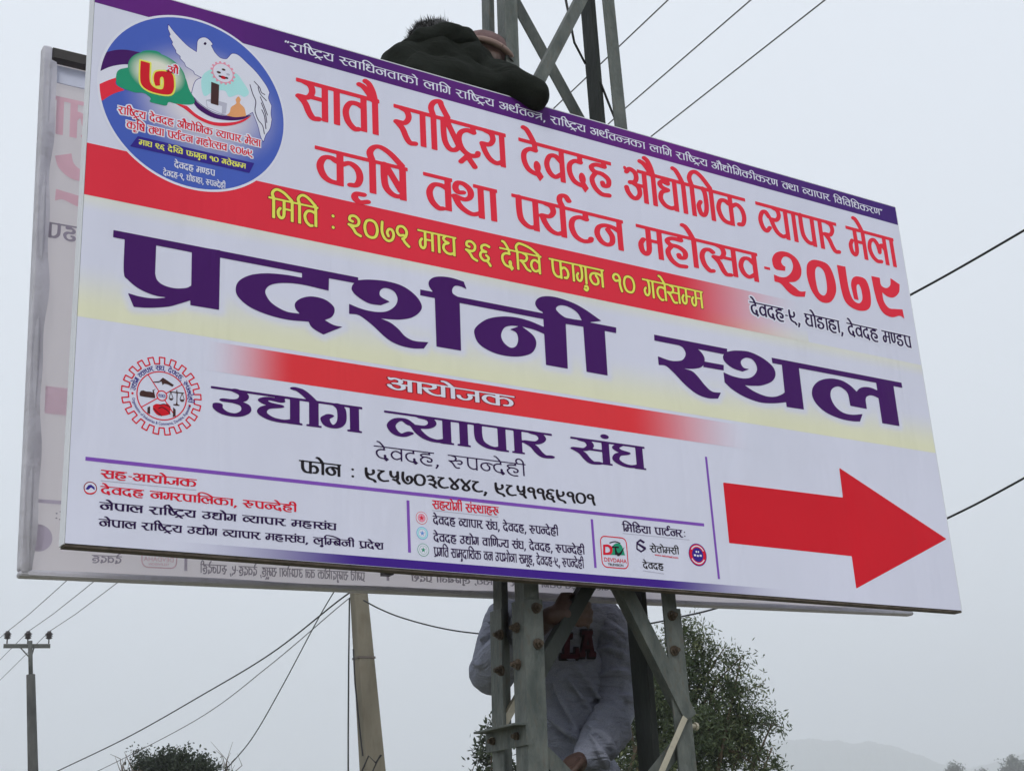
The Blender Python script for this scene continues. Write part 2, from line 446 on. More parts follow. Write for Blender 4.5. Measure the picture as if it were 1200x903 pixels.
def layout(text, gap=.45):
    """text: letters split by '.', words by blanks -> strokes, headline runs, width"""
    x, out, heads = 0., [], []
    for w in text.split(' '):
        run0, last, pend = None, None, None
        runs = []
        toks = [t for t in w.split('.') if t]
        for t in toks:
            if t == 'i':
                out.append((V, x+.21, 0, 1))
                pend = x+.21
                runs.append((x, x+.33)); x += .33
                continue
            if t == 'ii':
                prev = last if last is not None else x-.3
                out.append((V, x+.21, 0, 1))
                s0 = x+.21
                out.append((S, [(s0, .98), (s0-.03, 1.18), (s0-.18, 1.36), (s0-.36, 1.32), (s0-.42, 1.14), (s0-.34, .97)]))
                runs.append((x, x+.33)); x += .33; last = s0
                continue
            if t in ('o', 'aup'):
                out.append((V, x+.21, 0, 1)); last = x+.21
                runs.append((x, x+.33)); x += .33
                for k in MAT['e' if t == 'o' else 'au']:
                    out.append(shift(k, last, 0))
                continue
            if t in MAT:
                for k in MAT[t]:
                    out.append(shift(k, last, 0))
                continue
            a, sx, items, h0 = G[t]
            for k in items:
                out.append(shift(k, x, 0))
            if h0 is not None:
                runs.append((x+h0, x+a))
            if sx is not None:
                last = x+sx
                if pend is not None:
                    s0, e = pend, last
                    d = max(e-s0, .45)
                    out.append((S, [(s0, .96), (s0-.06, 1.18), (s0+.04, 1.36), (s0+.22, 1.42), (s0+.60*d, 1.30), (s0+d*.98, 1.02)]))
                    pend = None
            x += a
        merged = []
        for a, b in runs:
            if merged and a-merged[-1][1] < .02:
                merged[-1][1] = b
            else:
                merged.append([a, b])
        for a, b in merged:
            heads.append((a-.03, b+.01))
        x += gap
    return out, heads, x-gap

def shift(k, dx, dy):
    t = k[0]
    if t in 'slp':
        return (t, [(p[0]+dx, p[1]+dy)+tuple(p[2:]) for p in k[1]])
    if t == 'v':
        return (t, k[1]+dx, k[2]+dy, k[3]+dy)
    if t == 'b':
        return (t, k[1]+dx, k[2]+dy, k[3]+dx, k[4]+dy)
    return (t, k[1]+dx, k[2]+dy, k[3], k[4])

class Ink:
    """signed distance picture of pen strokes and outlines -> flat mesh"""
    def __init__(s, x0, y0, x1, y1, cell):
        s.x0, s.y0, s.c = x0, y0, cell
        s.nx, s.ny = int((x1-x0)/cell)+2, int((y1-y0)/cell)+2
        s.f = np.full((s.ny, s.nx), 9., np.float32)
        s.m = cell*3
    def win(s, a, b, c, d):
        i0 = max(0, int((a-s.m-s.x0)/s.c)); i1 = min(s.nx, int((c+s.m-s.x0)/s.c)+2)
        j0 = max(0, int((b-s.m-s.y0)/s.c)); j1 = min(s.ny, int((d+s.m-s.y0)/s.c)+2)
        X, Y = np.meshgrid(s.x0+s.c*np.arange(i0, i1), s.y0+s.c*np.arange(j0, j1))
        return (slice(j0, j1), slice(i0, i1)), X, Y
    def put(s, w, d):
        s.f[w] = np.minimum(s.f[w], d)
    def box(s, a, b, c, d):
        w, X, Y = s.win(a, b, c, d)
        s.put(w, np.maximum(np.maximum(a-X, X-c), np.maximum(b-Y, Y-d)))
    def ell(s, cx, cy, rx, ry):
        w, X, Y = s.win(cx-rx, cy-ry, cx+rx, cy+ry)
        s.put(w, (np.hypot((X-cx)/rx, (Y-cy)/ry)-1)*min(rx, ry))
    def stroke(s, pts, a, b, ang):
        c, n = math.cos(ang), math.sin(ang)
        for p, q in zip(pts[:-1], pts[1:]):
            lo, hi = np.minimum(p, q)-a, np.maximum(p, q)+a
            w, X, Y = s.win(lo[0], lo[1], hi[0], hi[1])
            tx = lambda x, y: ((c*x+n*y)/a, (-n*x+c*y)/b)
            px, py = tx(p[0], p[1]); dx, dy = tx(q[0]-p[0], q[1]-p[1])
            U, Vv = tx(X, Y)
            t = np.clip(((U-px)*dx+(Vv-py)*dy)/max(dx*dx+dy*dy, 1e-9), 0, 1)
            s.put(w, (np.hypot(U-px-t*dx, Vv-py-t*dy)-1)*b)
    def poly(s, loops):
        allp = np.vstack(loops)
        lo, hi = allp.min(0), allp.max(0)
        w, X, Y = s.win(lo[0], lo[1], hi[0], hi[1])
        ins = np.zeros(X.shape, bool); dist = np.full(X.shape, 9.)
        for lp in loops:
            for p, q in zip(lp, np.roll(lp, -1, 0)):
                cond = ((p[1] > Y) != (q[1] > Y))
                if abs(q[1]-p[1]) > 1e-12:
                    ins ^= cond & (X < (q[0]-p[0])*(Y-p[1])/(q[1]-p[1])+p[0])
                d = q-p
                t = np.clip(((X-p[0])*d[0]+(Y-p[1])*d[1])/max(d@d, 1e-12), 0, 1)
                dist = np.minimum(dist, np.hypot(X-p[0]-t*d[0], Y-p[1]-t*d[1]))
        s.put(w, np.where(ins, -dist, dist))
    def mesh(s, iso=0.):
        f = s.f-iso
        f = np.where(np.abs(f) < 1e-7, 1e-7, f)
        a, b, c, d = f[:-1, :-1], f[:-1, 1:], f[1:, 1:], f[1:, :-1]
        code = (a < 0)*1+(b < 0)*2+(c < 0)*4+(d < 0)*8
        polys = []
        J, I = np.nonzero(code == 15)
        if len(J):   # whole cells, merged along each row
            brk = np.nonzero((np.diff(J) != 0) | (np.diff(I) != 1))[0]
            s0 = np.r_[0, brk+1]; s1 = np.r_[brk, len(J)-1]
            j, i0, i1 = J[s0], I[s0], I[s1]+1
            x0, x1, y0, y1 = i0, i1, j, j+1
            polys.append(np.stack([np.stack([x0, y0], 1), np.stack([x1, y0], 1), np.stack([x1, y1], 1), np.stack([x0, y1], 1)], 1).astype(float))
        cor = np.array([[0, 0], [1, 0], [1, 1], [0, 1]], float)
        val = [a, b, c, d]
        for k in range(1, 15):
            J, I = np.nonzero(code == k)
            if not len(J):
                continue
            base = np.stack([I, J], 1).astype(float)
            vs = []
            for e in range(4):
                n = (e+1) % 4
                if k >> e & 1:
                    vs.append(base+cor[e])
                if (k >> e & 1) != (k >> n & 1):
                    va, vb = val[e][J, I], val[n][J, I]
                    t = (va/(va-vb))[:, None]
                    vs.append(base+cor[e]+(cor[n]-cor[e])*t)
            polys.append(np.stack(vs, 1))
        vv, ff, n0 = [], [], 0
        for P in polys:
            n, k = P.shape[:2]
            vv.append(P.reshape(-1, 2))
            ff.append((n0+np.arange(n*k).reshape(n, k)))
            n0 += n*k
        if not vv:
            return np.zeros((0, 2)), []
        V_ = np.vstack(vv)*s.c+[s.x0, s.y0]
        return V_, ff

def write_line(text, style, cell, xs=1.):
    """-> Ink of one line of text in letter space (width, height 1)"""
    a, b, ang, sw, ht = style[:5]
    serif = len(style) > 5 and style[5]
    items, heads, width = layout(text)
    k = Ink(-.45, -.6, width+.45, 1.7, cell)
    for it in items:
        t = it[0]
        if t == S: k.stroke(spline(it[1], 6), a, b, ang)
        elif t == L: k.stroke(np.array(it[1], float), a, b, ang)
        elif t == V:
            k.box(it[1]-sw, it[2], it[1]+sw, it[3])
            if serif and it[2] == 0: k.box(it[1]-sw-.05, 0, it[1]+sw+.05, .07)
        elif t == B:
            m = (it[2]+it[4])/2
            if it[4]-it[2] < .15: k.box(it[1], m-ht/2, it[3], m+ht/2)
            else:
                mx = (it[1]+it[3])/2
                k.box(mx-sw, it[2], mx+sw, it[4])
        elif t == D:
            g = min(1, (a/.088)**.8)
            k.ell(it[1], it[2], it[3]*g, it[4]*g)
        elif t == 'p': k.poly([np.array([p[:2] for p in it[1]], float)])
    for x0, x1 in heads:
        k.box(x0, 1-ht, x1, 1)
    return k, width
BOLD = (.088, .050, .30, .084, .095)
WIDE = (.100, .048, .20, .100, .080, True)
THIN = (.060, .042, .50, .052, .075)
# ================================================================ HOARDING
def flat(name, V2, FF, m, parent, off, d=0.):
    """flat printed shape: V2 in board metres (u, -v)"""
    n = len(V2)
    if n == 0:
        return None
    O = origin(parent)
    W = np.empty((n, 3))
    W[:, 0] = X0+V2[:, 0]-O[0]
    W[:, 1] = Y0+d-off*.22-O[1]
    W[:, 2] = Z0+V2[:, 1]-O[2]
    me = bpy.data.meshes.new(name)
    me.vertices.add(n)
    me.vertices.foreach_set('co', W.ravel())
    tot = np.concatenate([np.full(len(f), f.shape[1]) for f in FF])
    idx = np.concatenate([f.ravel() for f in FF])
    me.loops.add(len(idx))
    me.loops.foreach_set('vertex_index', idx.astype(np.int32))
    me.polygons.add(len(tot))
    me.polygons.foreach_set('loop_start', np.r_[0, np.cumsum(tot)[:-1]].astype(np.int32))
    me.polygons.foreach_set('loop_total', tot.astype(np.int32))
    me.update(calc_edges=True)
    me.validate()
    return link(name, me, m, parent)
def uvs(pts, x0=0., y0=0., k=1.):
    """outline in photo pixels -> board metres, corner flags kept"""
    o = []
    for p in pts:
        q = uv(x0+p[0]/k, y0+p[1]/k)
        o.append((q[0], -q[1])+tuple(p[2:]))
    return o
def shape_ink(loops, cell=.0014, strokes=(), sw=.002):
    ls = [loop(l) for l in loops]
    ss = [np.array(s) for s in strokes]
    al = np.vstack([np.asarray(x)[:, :2] for x in ls+ss])
    lo, hi = al.min(0)-.012-sw, al.max(0)+.012+sw
    k = Ink(lo[0], lo[1], hi[0], hi[1], cell)
    if ls: k.poly(ls)
    for s in ss: k.stroke(s, sw, sw, 0)
    return k
def shape(name, loops, m, parent, off, cell=.0014, iso=0., strokes=(), sw=.002, org=(0, 0, 1)):
    k = shape_ink([uvs(l, *org) for l in loops], cell, [[p[:2] for p in spline(uvs([(a[0], a[1]) for a in s], *org), 5)] for s in strokes], sw)
    V, F = k.mesh(iso)
    return flat(name, V, F, m, parent, off)
def line(name, text, pl, pr, top, bot, style, m, parent, off=.003, n=44, halo=None, warp=None, label=None):
    a, b = uv(*pl), uv(*pr)
    v, H = (a[1]+b[1])/2, uv(*bot)[1]-uv(*top)[1]
    k, wd = write_line(text, style, 1./n)
    xs = (b[0]-a[0])/wd
    def tf(V):
        return np.stack([a[0]+V[:, 0]*xs, -(v+H)+V[:, 1]*H], 1)
    if halo:
        V, F = k.mesh(halo[0])
        flat(name+'_outline', tf(V), F, halo[1], parent, off-.0008)
    V, F = k.mesh()
    o = flat(name, tf(V), F, m, parent, off)
    if label: o['label'] = label
    return o
def arc_line(name, text, c, rad, a0, a1, H, style, m, parent, off, n=22, inside=False):
    """line of letters bent round a circle (angles in degrees, from +x anticlockwise)"""
    k, wd = write_line(text, style, 1./n)
    V, F = k.mesh()
    t = np.radians(a0+(a1-a0)*V[:, 0]/wd)
    r = rad+V[:, 1]*H if not inside else rad-V[:, 1]*H
    return flat(name, np.stack([c[0]+r*np.cos(t), c[1]+r*np.sin(t)], 1), F, m, parent, off)
def latin(text, bold=.0):
    cu = bpy.data.curves.new('t', 'FONT')
    cu.body = text
    cu.resolution_u = 3
    cu.offset = bold
    o = bpy.data.objects.new('t', cu)
    COL.objects.link(o)
    dg = bpy.context.evaluated_depsgraph_get()
    me = o.evaluated_get(dg).to_mesh()
    V = np.array([v.co[:2] for v in me.vertices]).reshape(-1, 2)
    F = [list(p.vertices) for p in me.polygons]
    o.evaluated_get(dg).to_mesh_clear()
    bpy.data.objects.remove(o)
    bpy.data.curves.remove(cu)
    lo, hi = V.min(0), V.max(0)
    return (V-lo)/(hi-lo), F, (hi-lo)[0]/(hi-lo)[1]
def latin_at(name, text, tl, tr, bl, m, parent, off, bold=.0):
    V, F, _ = latin(text, bold)
    a, b, c = [np.array(uv(*p)) for p in (tl, tr, bl)]
    P = np.stack([a[0]+(b[0]-a[0])*V[:, 0], -(c[1]-(c[1]-a[1])*V[:, 1])-(b[1]-a[1])*V[:, 0]], 1)
    byk = {}
    for f in F: byk.setdefault(len(f), []).append(f)
    return flat(name, P, [np.array(x) for x in byk.values()], m, parent, off)
def disc(c, r, r2=None, n=72):
    t = np.linspace(0, 2*math.pi, n, endpoint=False)
    return np.stack([c[0]+r*np.cos(t), c[1]+(r2 or r)*np.sin(t)], 1)
def disc_flat(name, c, r, m, parent, off, n=72, hole=None):
    if hole is None:
        return flat(name, disc(c, r, n=n), [np.arange(n)[None]], m, parent, off)
    V = np.vstack([disc(c, hole, n=n), disc(c, r, n=n)])
    i = np.arange(n); j = (i+1) % n
    return flat(name, V, [np.stack([i, i+n, j+n, j], 1)], m, parent, off)
def band(name, u0, u1, v0, v1, colf, m, parent, off, nx=60, ny=4):
    us, vs = np.linspace(u0, u1, nx+1), np.linspace(v0, v1, ny+1)
    Ug, Vg = np.meshgrid(us, vs)
    V = np.stack([Ug.ravel(), -Vg.ravel()], 1)
    i, j = np.meshgrid(np.arange(nx), np.arange(ny))
    a = (j*(nx+1)+i).ravel()
    o = flat(name, V, [np.stack([a, a+nx+1, a+nx+2, a+1], 1)], m, parent, off)
    ca = o.data.color_attributes.new('print', 'FLOAT_COLOR', 'POINT')
    c = np.ones((len(V), 4))
    c[:, :3] = np.array([colf(x, -y) for x, y in V])
    ca.data.foreach_set('color', c.ravel())
    return o
def sm(a, b, x):
    t = min(1, max(0, (x-a)/(b-a)))
    return t*t*(3-2*t)
def mixc(a, b, t): return np.array(a)*(1-t)+np.array(b)*t

BW, BH = 2.9957, 1.52
WHITE = (.765, .78, .94)
PRINT = printmat('banner_print')
I_PURPLE = ink('purple_ink', 58, 18, 84)
I_RED = ink('red_ink', 198, 40, 58)
I_ARROW = ink('arrow_red_ink', 182, 24, 38)
I_YELL = ink('yellow_ink', 238, 206, 84)
I_WHITE = mat('white_ink', (.79, .80, .93), .6, var=.02, spec=.12)
I_DARK = ink('dark_ink', 38, 18, 60)
I_BLACK = ink('black_ink', 28, 24, 30)
I_RULE = ink('violet_ink', 112, 70, 158)
I_BLUE = ink('blue_ink', 62, 84, 165)
I_GREEN = ink('green_ink', 32, 128, 98)
I_CRIM = ink('crimson_ink', 186, 26, 48)
I_LBLUE = ink('pale_blue_ink', 150, 196, 220)
I_ORANGE = ink('orange_ink', 232, 140, 96)
I_BROWN = ink('brown_ink', 62, 40, 40)
I_GREY = ink('grey_ink', 160, 160, 176)
I_PINK = ink('pink_ink', 214, 130, 150)
I_NAVY = ink('navy_ink', 46, 34, 120)
I_MAROON = ink('maroon_ink', 120, 20, 34)
I_SKYB = ink('sky_blue_ink', 90, 130, 190)

board = empty('billboard', wp(BW/2, BH, .0), 'white printed billboard facing the viewer, purple title and big red arrow', 'billboard', None)
M_TUBE = mat('frame_paint', (.035, .030, .028), .55, var=.3, scale=14)
M_FLEX = mat('white_flex', (.72, .74, .79), .5, var=.05, scale=5, bump=.15, bscale=6)
# --- the sheet with its printed ground colours
vY0, vY1 = uv(100, 332)[1], uv(93.3, 371.7)[1]
vR0 = uv(101.7, 169.3)[1]; vR1 = uv(100, 227.3)[1]
vYb = (uv(93.3, 371.7)[1]+uv(1095, 530)[1])/2
WH = np.array(WHITE)
YEL = np.array(alb(226, 228, 172))
def sheet(u, v):
    c = WH.copy()
    if v < vYb: c = mixc(c, YEL, .95*sm(vYb-.155, vYb-.012, v))
    if v > vR1: c = mixc(c, YEL, .5*(1-sm(vR1, vR1+.05, v)))
    return c
def sheet_mesh():
    o = band('printed_sheet', 0, BW, 0, BH, sheet, PRINT, board, 0.0, 90, 304)
    # slack of the stretched cloth
    me = o.data
    for vt in me.vertices:
        u = vt.co.x+BW/2; v = -vt.co.z
        pass
    for p in me.polygons: p.use_smooth = True
    return o
sheet_mesh()
b = MB()
for (u0, u1, v0, v1) in ((0, BW, 0, .03), (0, BW, BH-.03, BH), (0, .03, .03, BH-.03), (BW-.03, BW, .03, BH-.03),
                         (.99, 1.02, .03, BH-.03), (1.98, 2.01, .03, BH-.03)):
    b.box(wp(u0, v1, .004), wp(u1, v0, .034))
b.build('frame', M_TUBE, board)
b = MB()   # the cloth folded back round the edges
b.box(wp(-.004, BH+.002, .001), wp(-.0005, -.002, .036))
b.box(wp(BW+.0005, BH+.002, .001), wp(BW+.004, -.002, .036))
b.box(wp(-.0005, -.0005, .001), wp(BW+.0005, -.004, .036))
b.build('wrapped_edge', M_FLEX, board)
b = MB()
b.box(wp(-.0005, BH+.007, .002), wp(BW+.0005, BH+.001, .034))
b.build('bottom_rail', mat('rail_rust', (.09, .07, .055), .7, var=.5, scale=20), board)

# --- colour bands
PUR = np.array(alb(62, 20, 96)); PUR2 = np.array(alb(88, 24, 110)); PUR3 = np.array(alb(40, 30, 100))
RED = np.array(alb(198, 40, 58)); RED2 = np.array(alb(206, 46, 54))
def topc(u, v):
    t = .5+.5*math.sin(u*5.1+1.2)*math.sin(u*2.3+.4)
    return mixc(mixc(PUR, PUR2, t), PUR3, sm(1.9, 2.9, u)*.6)
vT = (uv(111.5, 3.6)[1]+uv(1051.3, 263)[1])/2
band('top_band', .0, BW, .0, vT, topc, PRINT, board, .0012, 90, 2)
uF0, uF1 = uv(790, 345)[0], uv(945, 380)[0]
vRt = (vR0+uv(840, 331)[1])/2; vRb = (vR1+uv(800, 371.7)[1])/2
band('date_band', .0, uF1, vRt, vRb, lambda u, v: mixc(RED, sheet(u, v), sm(uF0, uF1, u)), PRINT, board, .0012, 110, 3)
vA = (uv(245.8, 401)[1]+uv(770, 481)[1])/2; vB = (uv(243.5, 435)[1]+uv(770, 510)[1])/2
uA0, uA1, uA2, uA3 = uv(238, 415)[0], uv(345, 435)[0], uv(735, 490)[0], uv(880, 515)[0]
band('organiser_band', uA0, uA3, vA, vB, lambda u, v: mixc(WH, RED2, sm(uA0, uA1, u)*(1-sm(uA2, uA3, u))), PRINT, board, .0012, 120, 2)
uP0, uP1, uP2, uP3 = uv(190, 640)[0], uv(430, 655)[0], uv(770, 675)[0], uv(930, 690)[0]
VIO = np.array(alb(56, 26, 120))
band('bottom_band', uP0, uP3, BH-.024, BH-.001, lambda u, v: mixc(WH, VIO, sm(uP0, uP1, u)*(1-sm(uP2, uP3, u))), PRINT, board, .0012, 110, 2)
def rule(name, p, q, wd, m):
    a, c = uv(*p), uv(*q)
    if abs(a[0]-c[0]) > abs(a[1]-c[1]):
        v = (a[1]+c[1])/2
        P = np.array([[a[0], -v-wd/2], [c[0], -v-wd/2], [c[0], -v+wd/2], [a[0], -v+wd/2]])
    else:
        u = (a[0]+c[0])/2
        P = np.array([[u-wd/2, -c[1]], [u+wd/2, -c[1]], [u+wd/2, -a[1]], [u-wd/2, -a[1]]])
    return flat(name, P, [np.arange(4)[None]], m, board, .0016)
RULES = [rule('rule', (100, 538), (825, 614), .0095, I_RULE), rule('rule', (478.4, 586), (479.4, 647), .0085, I_RULE),
         rule('rule', (693.6, 608), (697.6, 665), .0085, I_RULE), rule('rule', (827.7, 535), (842, 678), .0085, I_RULE)]
shape('arrow', [[(847.3, 565, 1), (987.7, 582.7, 1), (983.3, 547.7, 1), (1109.2, 631.2, 1), (1003.3, 689.2, 1), (998, 651.3, 1), (854.4, 635.9, 1)]],
      I_ARROW, board, .0016, .003)

# --- the big title, outlined
def title():
    A, Bq, C, Dq, E, Fq = (130, 260, 7.5), (260, 290, 7.5), (400, 300, 7.5), (540, 330, 6), (760, 380, 7.5), (900, 390, 7.5)
    Z = (0, 0, 1)
    P = [
     (Z, [[(132.9, 269.6, 1), (419.7, 325.1, 1), (419.5, 332.5, 1), (132.4, 278.0, 1)]]),
     (A, [[(120, 120, 1), (120, 150, 1), (112, 440), (150, 510), (250, 590), (380, 645), (495, 665, 1), (370, 672), (250, 655), (148, 625, 1), (200, 747, 1),
           (330, 755), (500, 745), (600, 720), (697, 690, 1), (697, 732, 1), (950, 773, 1), (960, 250, 1)],
          [(397, 205, 1), (710, 268, 1), (705, 560, 1), (660, 580), (560, 583), (460, 555), (405, 510), (388, 455, 1)]]),
     (Bq, [[(703, 200, 1), (703, 265, 1), (560, 240), (400, 227), (260, 240), (160, 285), (122, 350), (140, 430), (240, 520), (400, 590), (580, 635), (762, 652, 1),
            (780, 690), (820, 725), (892, 765, 1), (1060, 697, 1), (980, 680), (905, 638, 1), (965, 610), (990, 560), (975, 510), (900, 455), (790, 430), (700, 445),
            (645, 485), (645, 535), (683, 582, 1), (560, 560), (440, 490), (385, 410), (390, 360), (440, 325), (540, 312), (700, 325), (938, 380, 1), (942, 230, 1)]]),
     (C, [[(148, 212, 1), (250, 207), (400, 222), (540, 265), (650, 345), (705, 430), (690, 490), (620, 540), (520, 558), (430, 556), (345, 548, 1), (430, 585), (500, 640),
           (560, 705), (640, 745), (765, 757, 1), (724, 813, 1), (620, 810), (500, 780), (400, 725), (280, 615), (200, 550), (140, 515), (67, 508, 1), (67, 420, 1), (180, 465),
           (300, 490), (400, 485), (470, 440), (493, 380), (470, 320), (420, 288), (370, 283), (338, 310), (345, 355), (425, 402, 1), (345, 433, 1), (240, 415), (140, 355), (92, 300), (95, 260), (112, 238, 1)]]),
     (Z, [[(492.3, 339.1, 1), (722, 383.7, 1), (722, 390.3, 1), (492.3, 346, 1)]]),
     (C, [[(805, 316, 1), (770, 265), (770, 220), (810, 188), (880, 180), (970, 192), (1075, 225, 1), (1100, 292, 1), (1050, 268), (1000, 262), (975, 290), (980, 330), (1030, 362, 1),
           (1040, 415, 1), (1052, 832, 1), (835, 795, 1), (820, 360, 1)]]),
     (Dq, [[(583, 318, 1), (480, 275), (380, 250), (280, 245), (180, 265), (105, 320), (95, 370), (130, 440), (220, 495), (320, 522), (420, 525), (500, 500), (530, 440), (510, 380), (430, 315, 1),
            (520, 340), (590, 370, 1)],
           [(345, 335, 1), (390, 360), (402, 410), (385, 455), (345, 462), (300, 425), (283, 375), (305, 325), (350, 310), (408, 313, 1)]]),
     (Dq, [[(580, 270, 1), (575, 215, 1), (540, 190), (522, 150), (545, 115), (600, 102), (680, 112), (790, 150), (880, 200), (988, 276, 1), (905, 285, 1), (905, 325, 1)],
           [(668, 190), (695, 167), (750, 175), (815, 215), (850, 272, 1), (740, 257, 1), (695, 225)]]),
     (Dq, [[(578, 240, 1), (598, 585, 1), (752, 612, 1), (735, 250, 1)]]),
     (Dq, [[(858, 290, 1), (883, 633, 1), (1032, 660, 1), (1010, 320, 1)]]),
     (E, [[(47, 90, 1), (690, 215, 1), (688, 255, 1), (655, 262, 1), (50, 142, 1)]]),
     (E, [[(225, 160, 1), (245, 175), (300, 205), (325, 260), (300, 310), (245, 322), (180, 315), (80, 280, 1), (88, 357, 1), (150, 365), (220, 425), (320, 530), (420, 610), (520, 648), (610, 652, 1), (635, 600, 1),
           (560, 590), (500, 540), (430, 455), (380, 410), (310, 388, 1), (400, 390), (470, 370), (493, 310), (470, 255), (420, 205, 1)]]),
     (E, [[(485, 325, 1), (660, 357, 1), (660, 405, 1), (480, 374, 1)]]),
     (E, [[(690, 240, 1), (760, 230), (880, 240), (1000, 295), (1090, 370), (1115, 440), (1085, 500), (1000, 535), (920, 540), (845, 535, 1), (930, 590), (1030, 630), (1110, 635), (1170, 615), (1200, 592, 1), (1215, 683, 1),
           (1100, 693), (980, 685), (850, 640), (740, 575), (668, 510, 1), (657, 420, 1), (740, 455), (840, 475), (910, 460), (950, 410), (945, 355), (910, 308), (860, 293), (820, 310), (810, 340), (835, 380), (885, 393, 1),
           (825, 415, 1), (740, 385), (675, 335), (653, 290), (665, 258)]]),
     (Fq, [[(30, 217, 1), (1172, 437, 1), (1180, 482, 1), (38, 265, 1)]]),
     (Fq, [[(116, 240, 1), (145, 520, 1), (163, 650, 1), (315, 673, 1), (266, 270, 1)]]),
     (Fq, [[(960, 505, 1), (900, 480), (840, 475), (800, 490), (778, 515, 1), (720, 460), (640, 415), (540, 400), (450, 420), (395, 475), (387, 550), (430, 630), (520, 705), (640, 755), (740, 775), (808, 778, 1), (830, 712, 1),
            (740, 718), (660, 700), (595, 650), (555, 580), (550, 520), (570, 485), (615, 470), (660, 490), (700, 535), (722, 640, 1), (868, 668, 1), (858, 580), (880, 552), (920, 550), (975, 575, 1)]]),
     (Fq, [[(945, 410, 1), (1003, 793, 1), (1155, 818, 1), (1098, 440, 1)]]),
    ]
    a, c = uv(125, 280), uv(1065, 470)
    k = Ink(a[0]-.03, -.99, c[0]+.03, -.44, .0016)
    k.m = .032
    for o, ls in P:
        k.poly([loop(uvs(l, *o), 6) for l in ls])
    V, F = k.mesh()
    o = flat('title_lettering', V, F, I_PURPLE, board, .003)
    o['label'] = 'very large purple lettering across the middle'
    # pale glow printed round the letters
    def glow(u, v):
        i, j = int((u-k.x0)/k.c), int((-v-k.y0)/k.c)
        f = k.f[j, i] if 0 <= i < k.nx and 0 <= j < k.ny else 9
        return mixc(sheet(u, v), WH, .9*(1-sm(.003, .028, f)))
    band('title_backing', .002, BW-.002, vYb-.16, vYb-.001, glow, PRINT, board, .0005, 800, 42)
    return o
TITLE = title()
def year():
    o = (890, 285, 6)
    P = [[[(180, 195, 1), (110, 180), (88, 120), (105, 75), (150, 57), (210, 70), (265, 115), (293, 180), (288, 235), (255, 268), (205, 275, 1), (250, 310), (285, 338), (325, 338, 1), (318, 377, 1), (250, 372),
           (200, 340), (150, 285), (105, 268, 1), (100, 220, 1), (150, 238), (190, 235), (222, 205), (235, 160), (220, 115), (190, 95), (165, 100), (152, 130), (165, 155), (182, 165, 1)]],
         [[(400, 118), (480, 150), (525, 240), (538, 340), (500, 412), (430, 410), (370, 340), (335, 240), (332, 160), (355, 125)], [(412, 165), (450, 195), (470, 270), (472, 340), (450, 368), (415, 340), (395, 260), (392, 190)]],
         [[(543, 152, 1), (575, 330), (610, 420), (680, 468), (750, 472), (782, 430), (775, 330), (745, 255), (690, 233), (655, 245), (643, 290), (655, 350), (665, 392, 1), (697, 400, 1), (685, 340), (683, 298), (700, 292), (718, 340),
           (722, 395), (700, 422), (665, 405), (640, 360), (622, 290), (603, 165, 1)]],
         [[(785, 230, 1), (845, 243, 1), (855, 295), (890, 315), (918, 295), (920, 245, 1), (985, 290, 1), (980, 345), (945, 380), (900, 375), (862, 345, 1), (875, 410), (910, 455), (955, 462), (1005, 465, 1), (1018, 530, 1), (985, 510),
           (930, 520), (870, 490), (830, 420), (805, 330)]]]
    a, c = uv(900, 290), uv(1066, 375)
    k = Ink(a[0]-.03, -c[1]-.08, c[0]+.03, -a[1]+.08, .0014)
    for ls in P:
        k.poly([loop(uvs(l, *o), 6) for l in ls])
    q = [uv(887.5, 313), uv(902.5, 316)]
    k.box(q[0][0], -q[1][1]-.002, q[1][0], -q[1][1]+.0075)
    V, F = k.mesh()
    return flat('year_lettering', V, F, I_RED, board, .003)
YEAR = year()

# --- lines of lettering
HEAVY = (.094, .060, .30, .090, .108)
T1 = (.070, .055, .45, .062, .095)
MED = (.096, .064, .35, .086, .105)
LINES = {}
def ln(key, *a, **k):
    LINES[key] = line(*a, **k)
ln('slogan', 'slogan_lettering', '".r.aa.i.Sh_.T^.y s_.v.aa.i.dh.n.t.aa.k.o l.aa.i.g r.aa.i.Sh_.T^.y A.th.rp.t.n_.tr., r.aa.i.Sh_.T^.y A.th.rp.t.n_.tr.k.aa l.aa.i.g r.aa.i.Sh_.T^.y A.aup.dy.o.i.g.k.ii.k.r.N t.th.aa v_.y.aa.p.aa.r i.v.i.v.i.dh.k.r.N."',
   (333.5, 50), (1034, 244.5), (345, 53), (345, 61.9), T1, I_WHITE, board, n=26)
ln('head1', 'heading_lettering', 's.aa.t.aup r.aa.i.Sh_.T^.y d.e.v.d.h A.aup.dy.o.i.g.k v_.y.aa.p.aa.r m.e.l.aa', (348, 91.3), (1046.3, 279.2), (380.7, 99.8), (380.7, 142.8), HEAVY, I_RED, board, n=60)
ln('head2', 'heading_lettering', 'k.R.i.Sh t.th.aa p.y.rp.T.n m.h.o.t_.s.v', (370, 170.6), (886.7, 296.7), (395, 176.3), (395, 216.8), HEAVY, I_RED, board, n=60)
ln('date', 'date_lettering', 'i.m.i.t : 2.0.7.9r m.aa.gh 2.6 d.e.i.kh ph.aa.g.u.n 1.0 g.t.e.s.m_.m', (315.2, 230.6), (823, 341.2), (318, 231.3), (318, 255.6), (.072, .062, .5, .068, .095), I_YELL, board, n=44, halo=(.035, I_MAROON))
ln('place', 'venue_lettering', 'd.e.v.d.h.-.9.. gh.o.D.aa.h.aa.. d.e.v.d.h m.N_.D.p'.replace('9..', '9.,').replace('aa..', 'aa.,'), (878.3, 353.5), (1066.3, 393.3), (1064, 393), (1064, 406.6), MED, I_DARK, board, n=34, halo=(.10, I_WHITE))
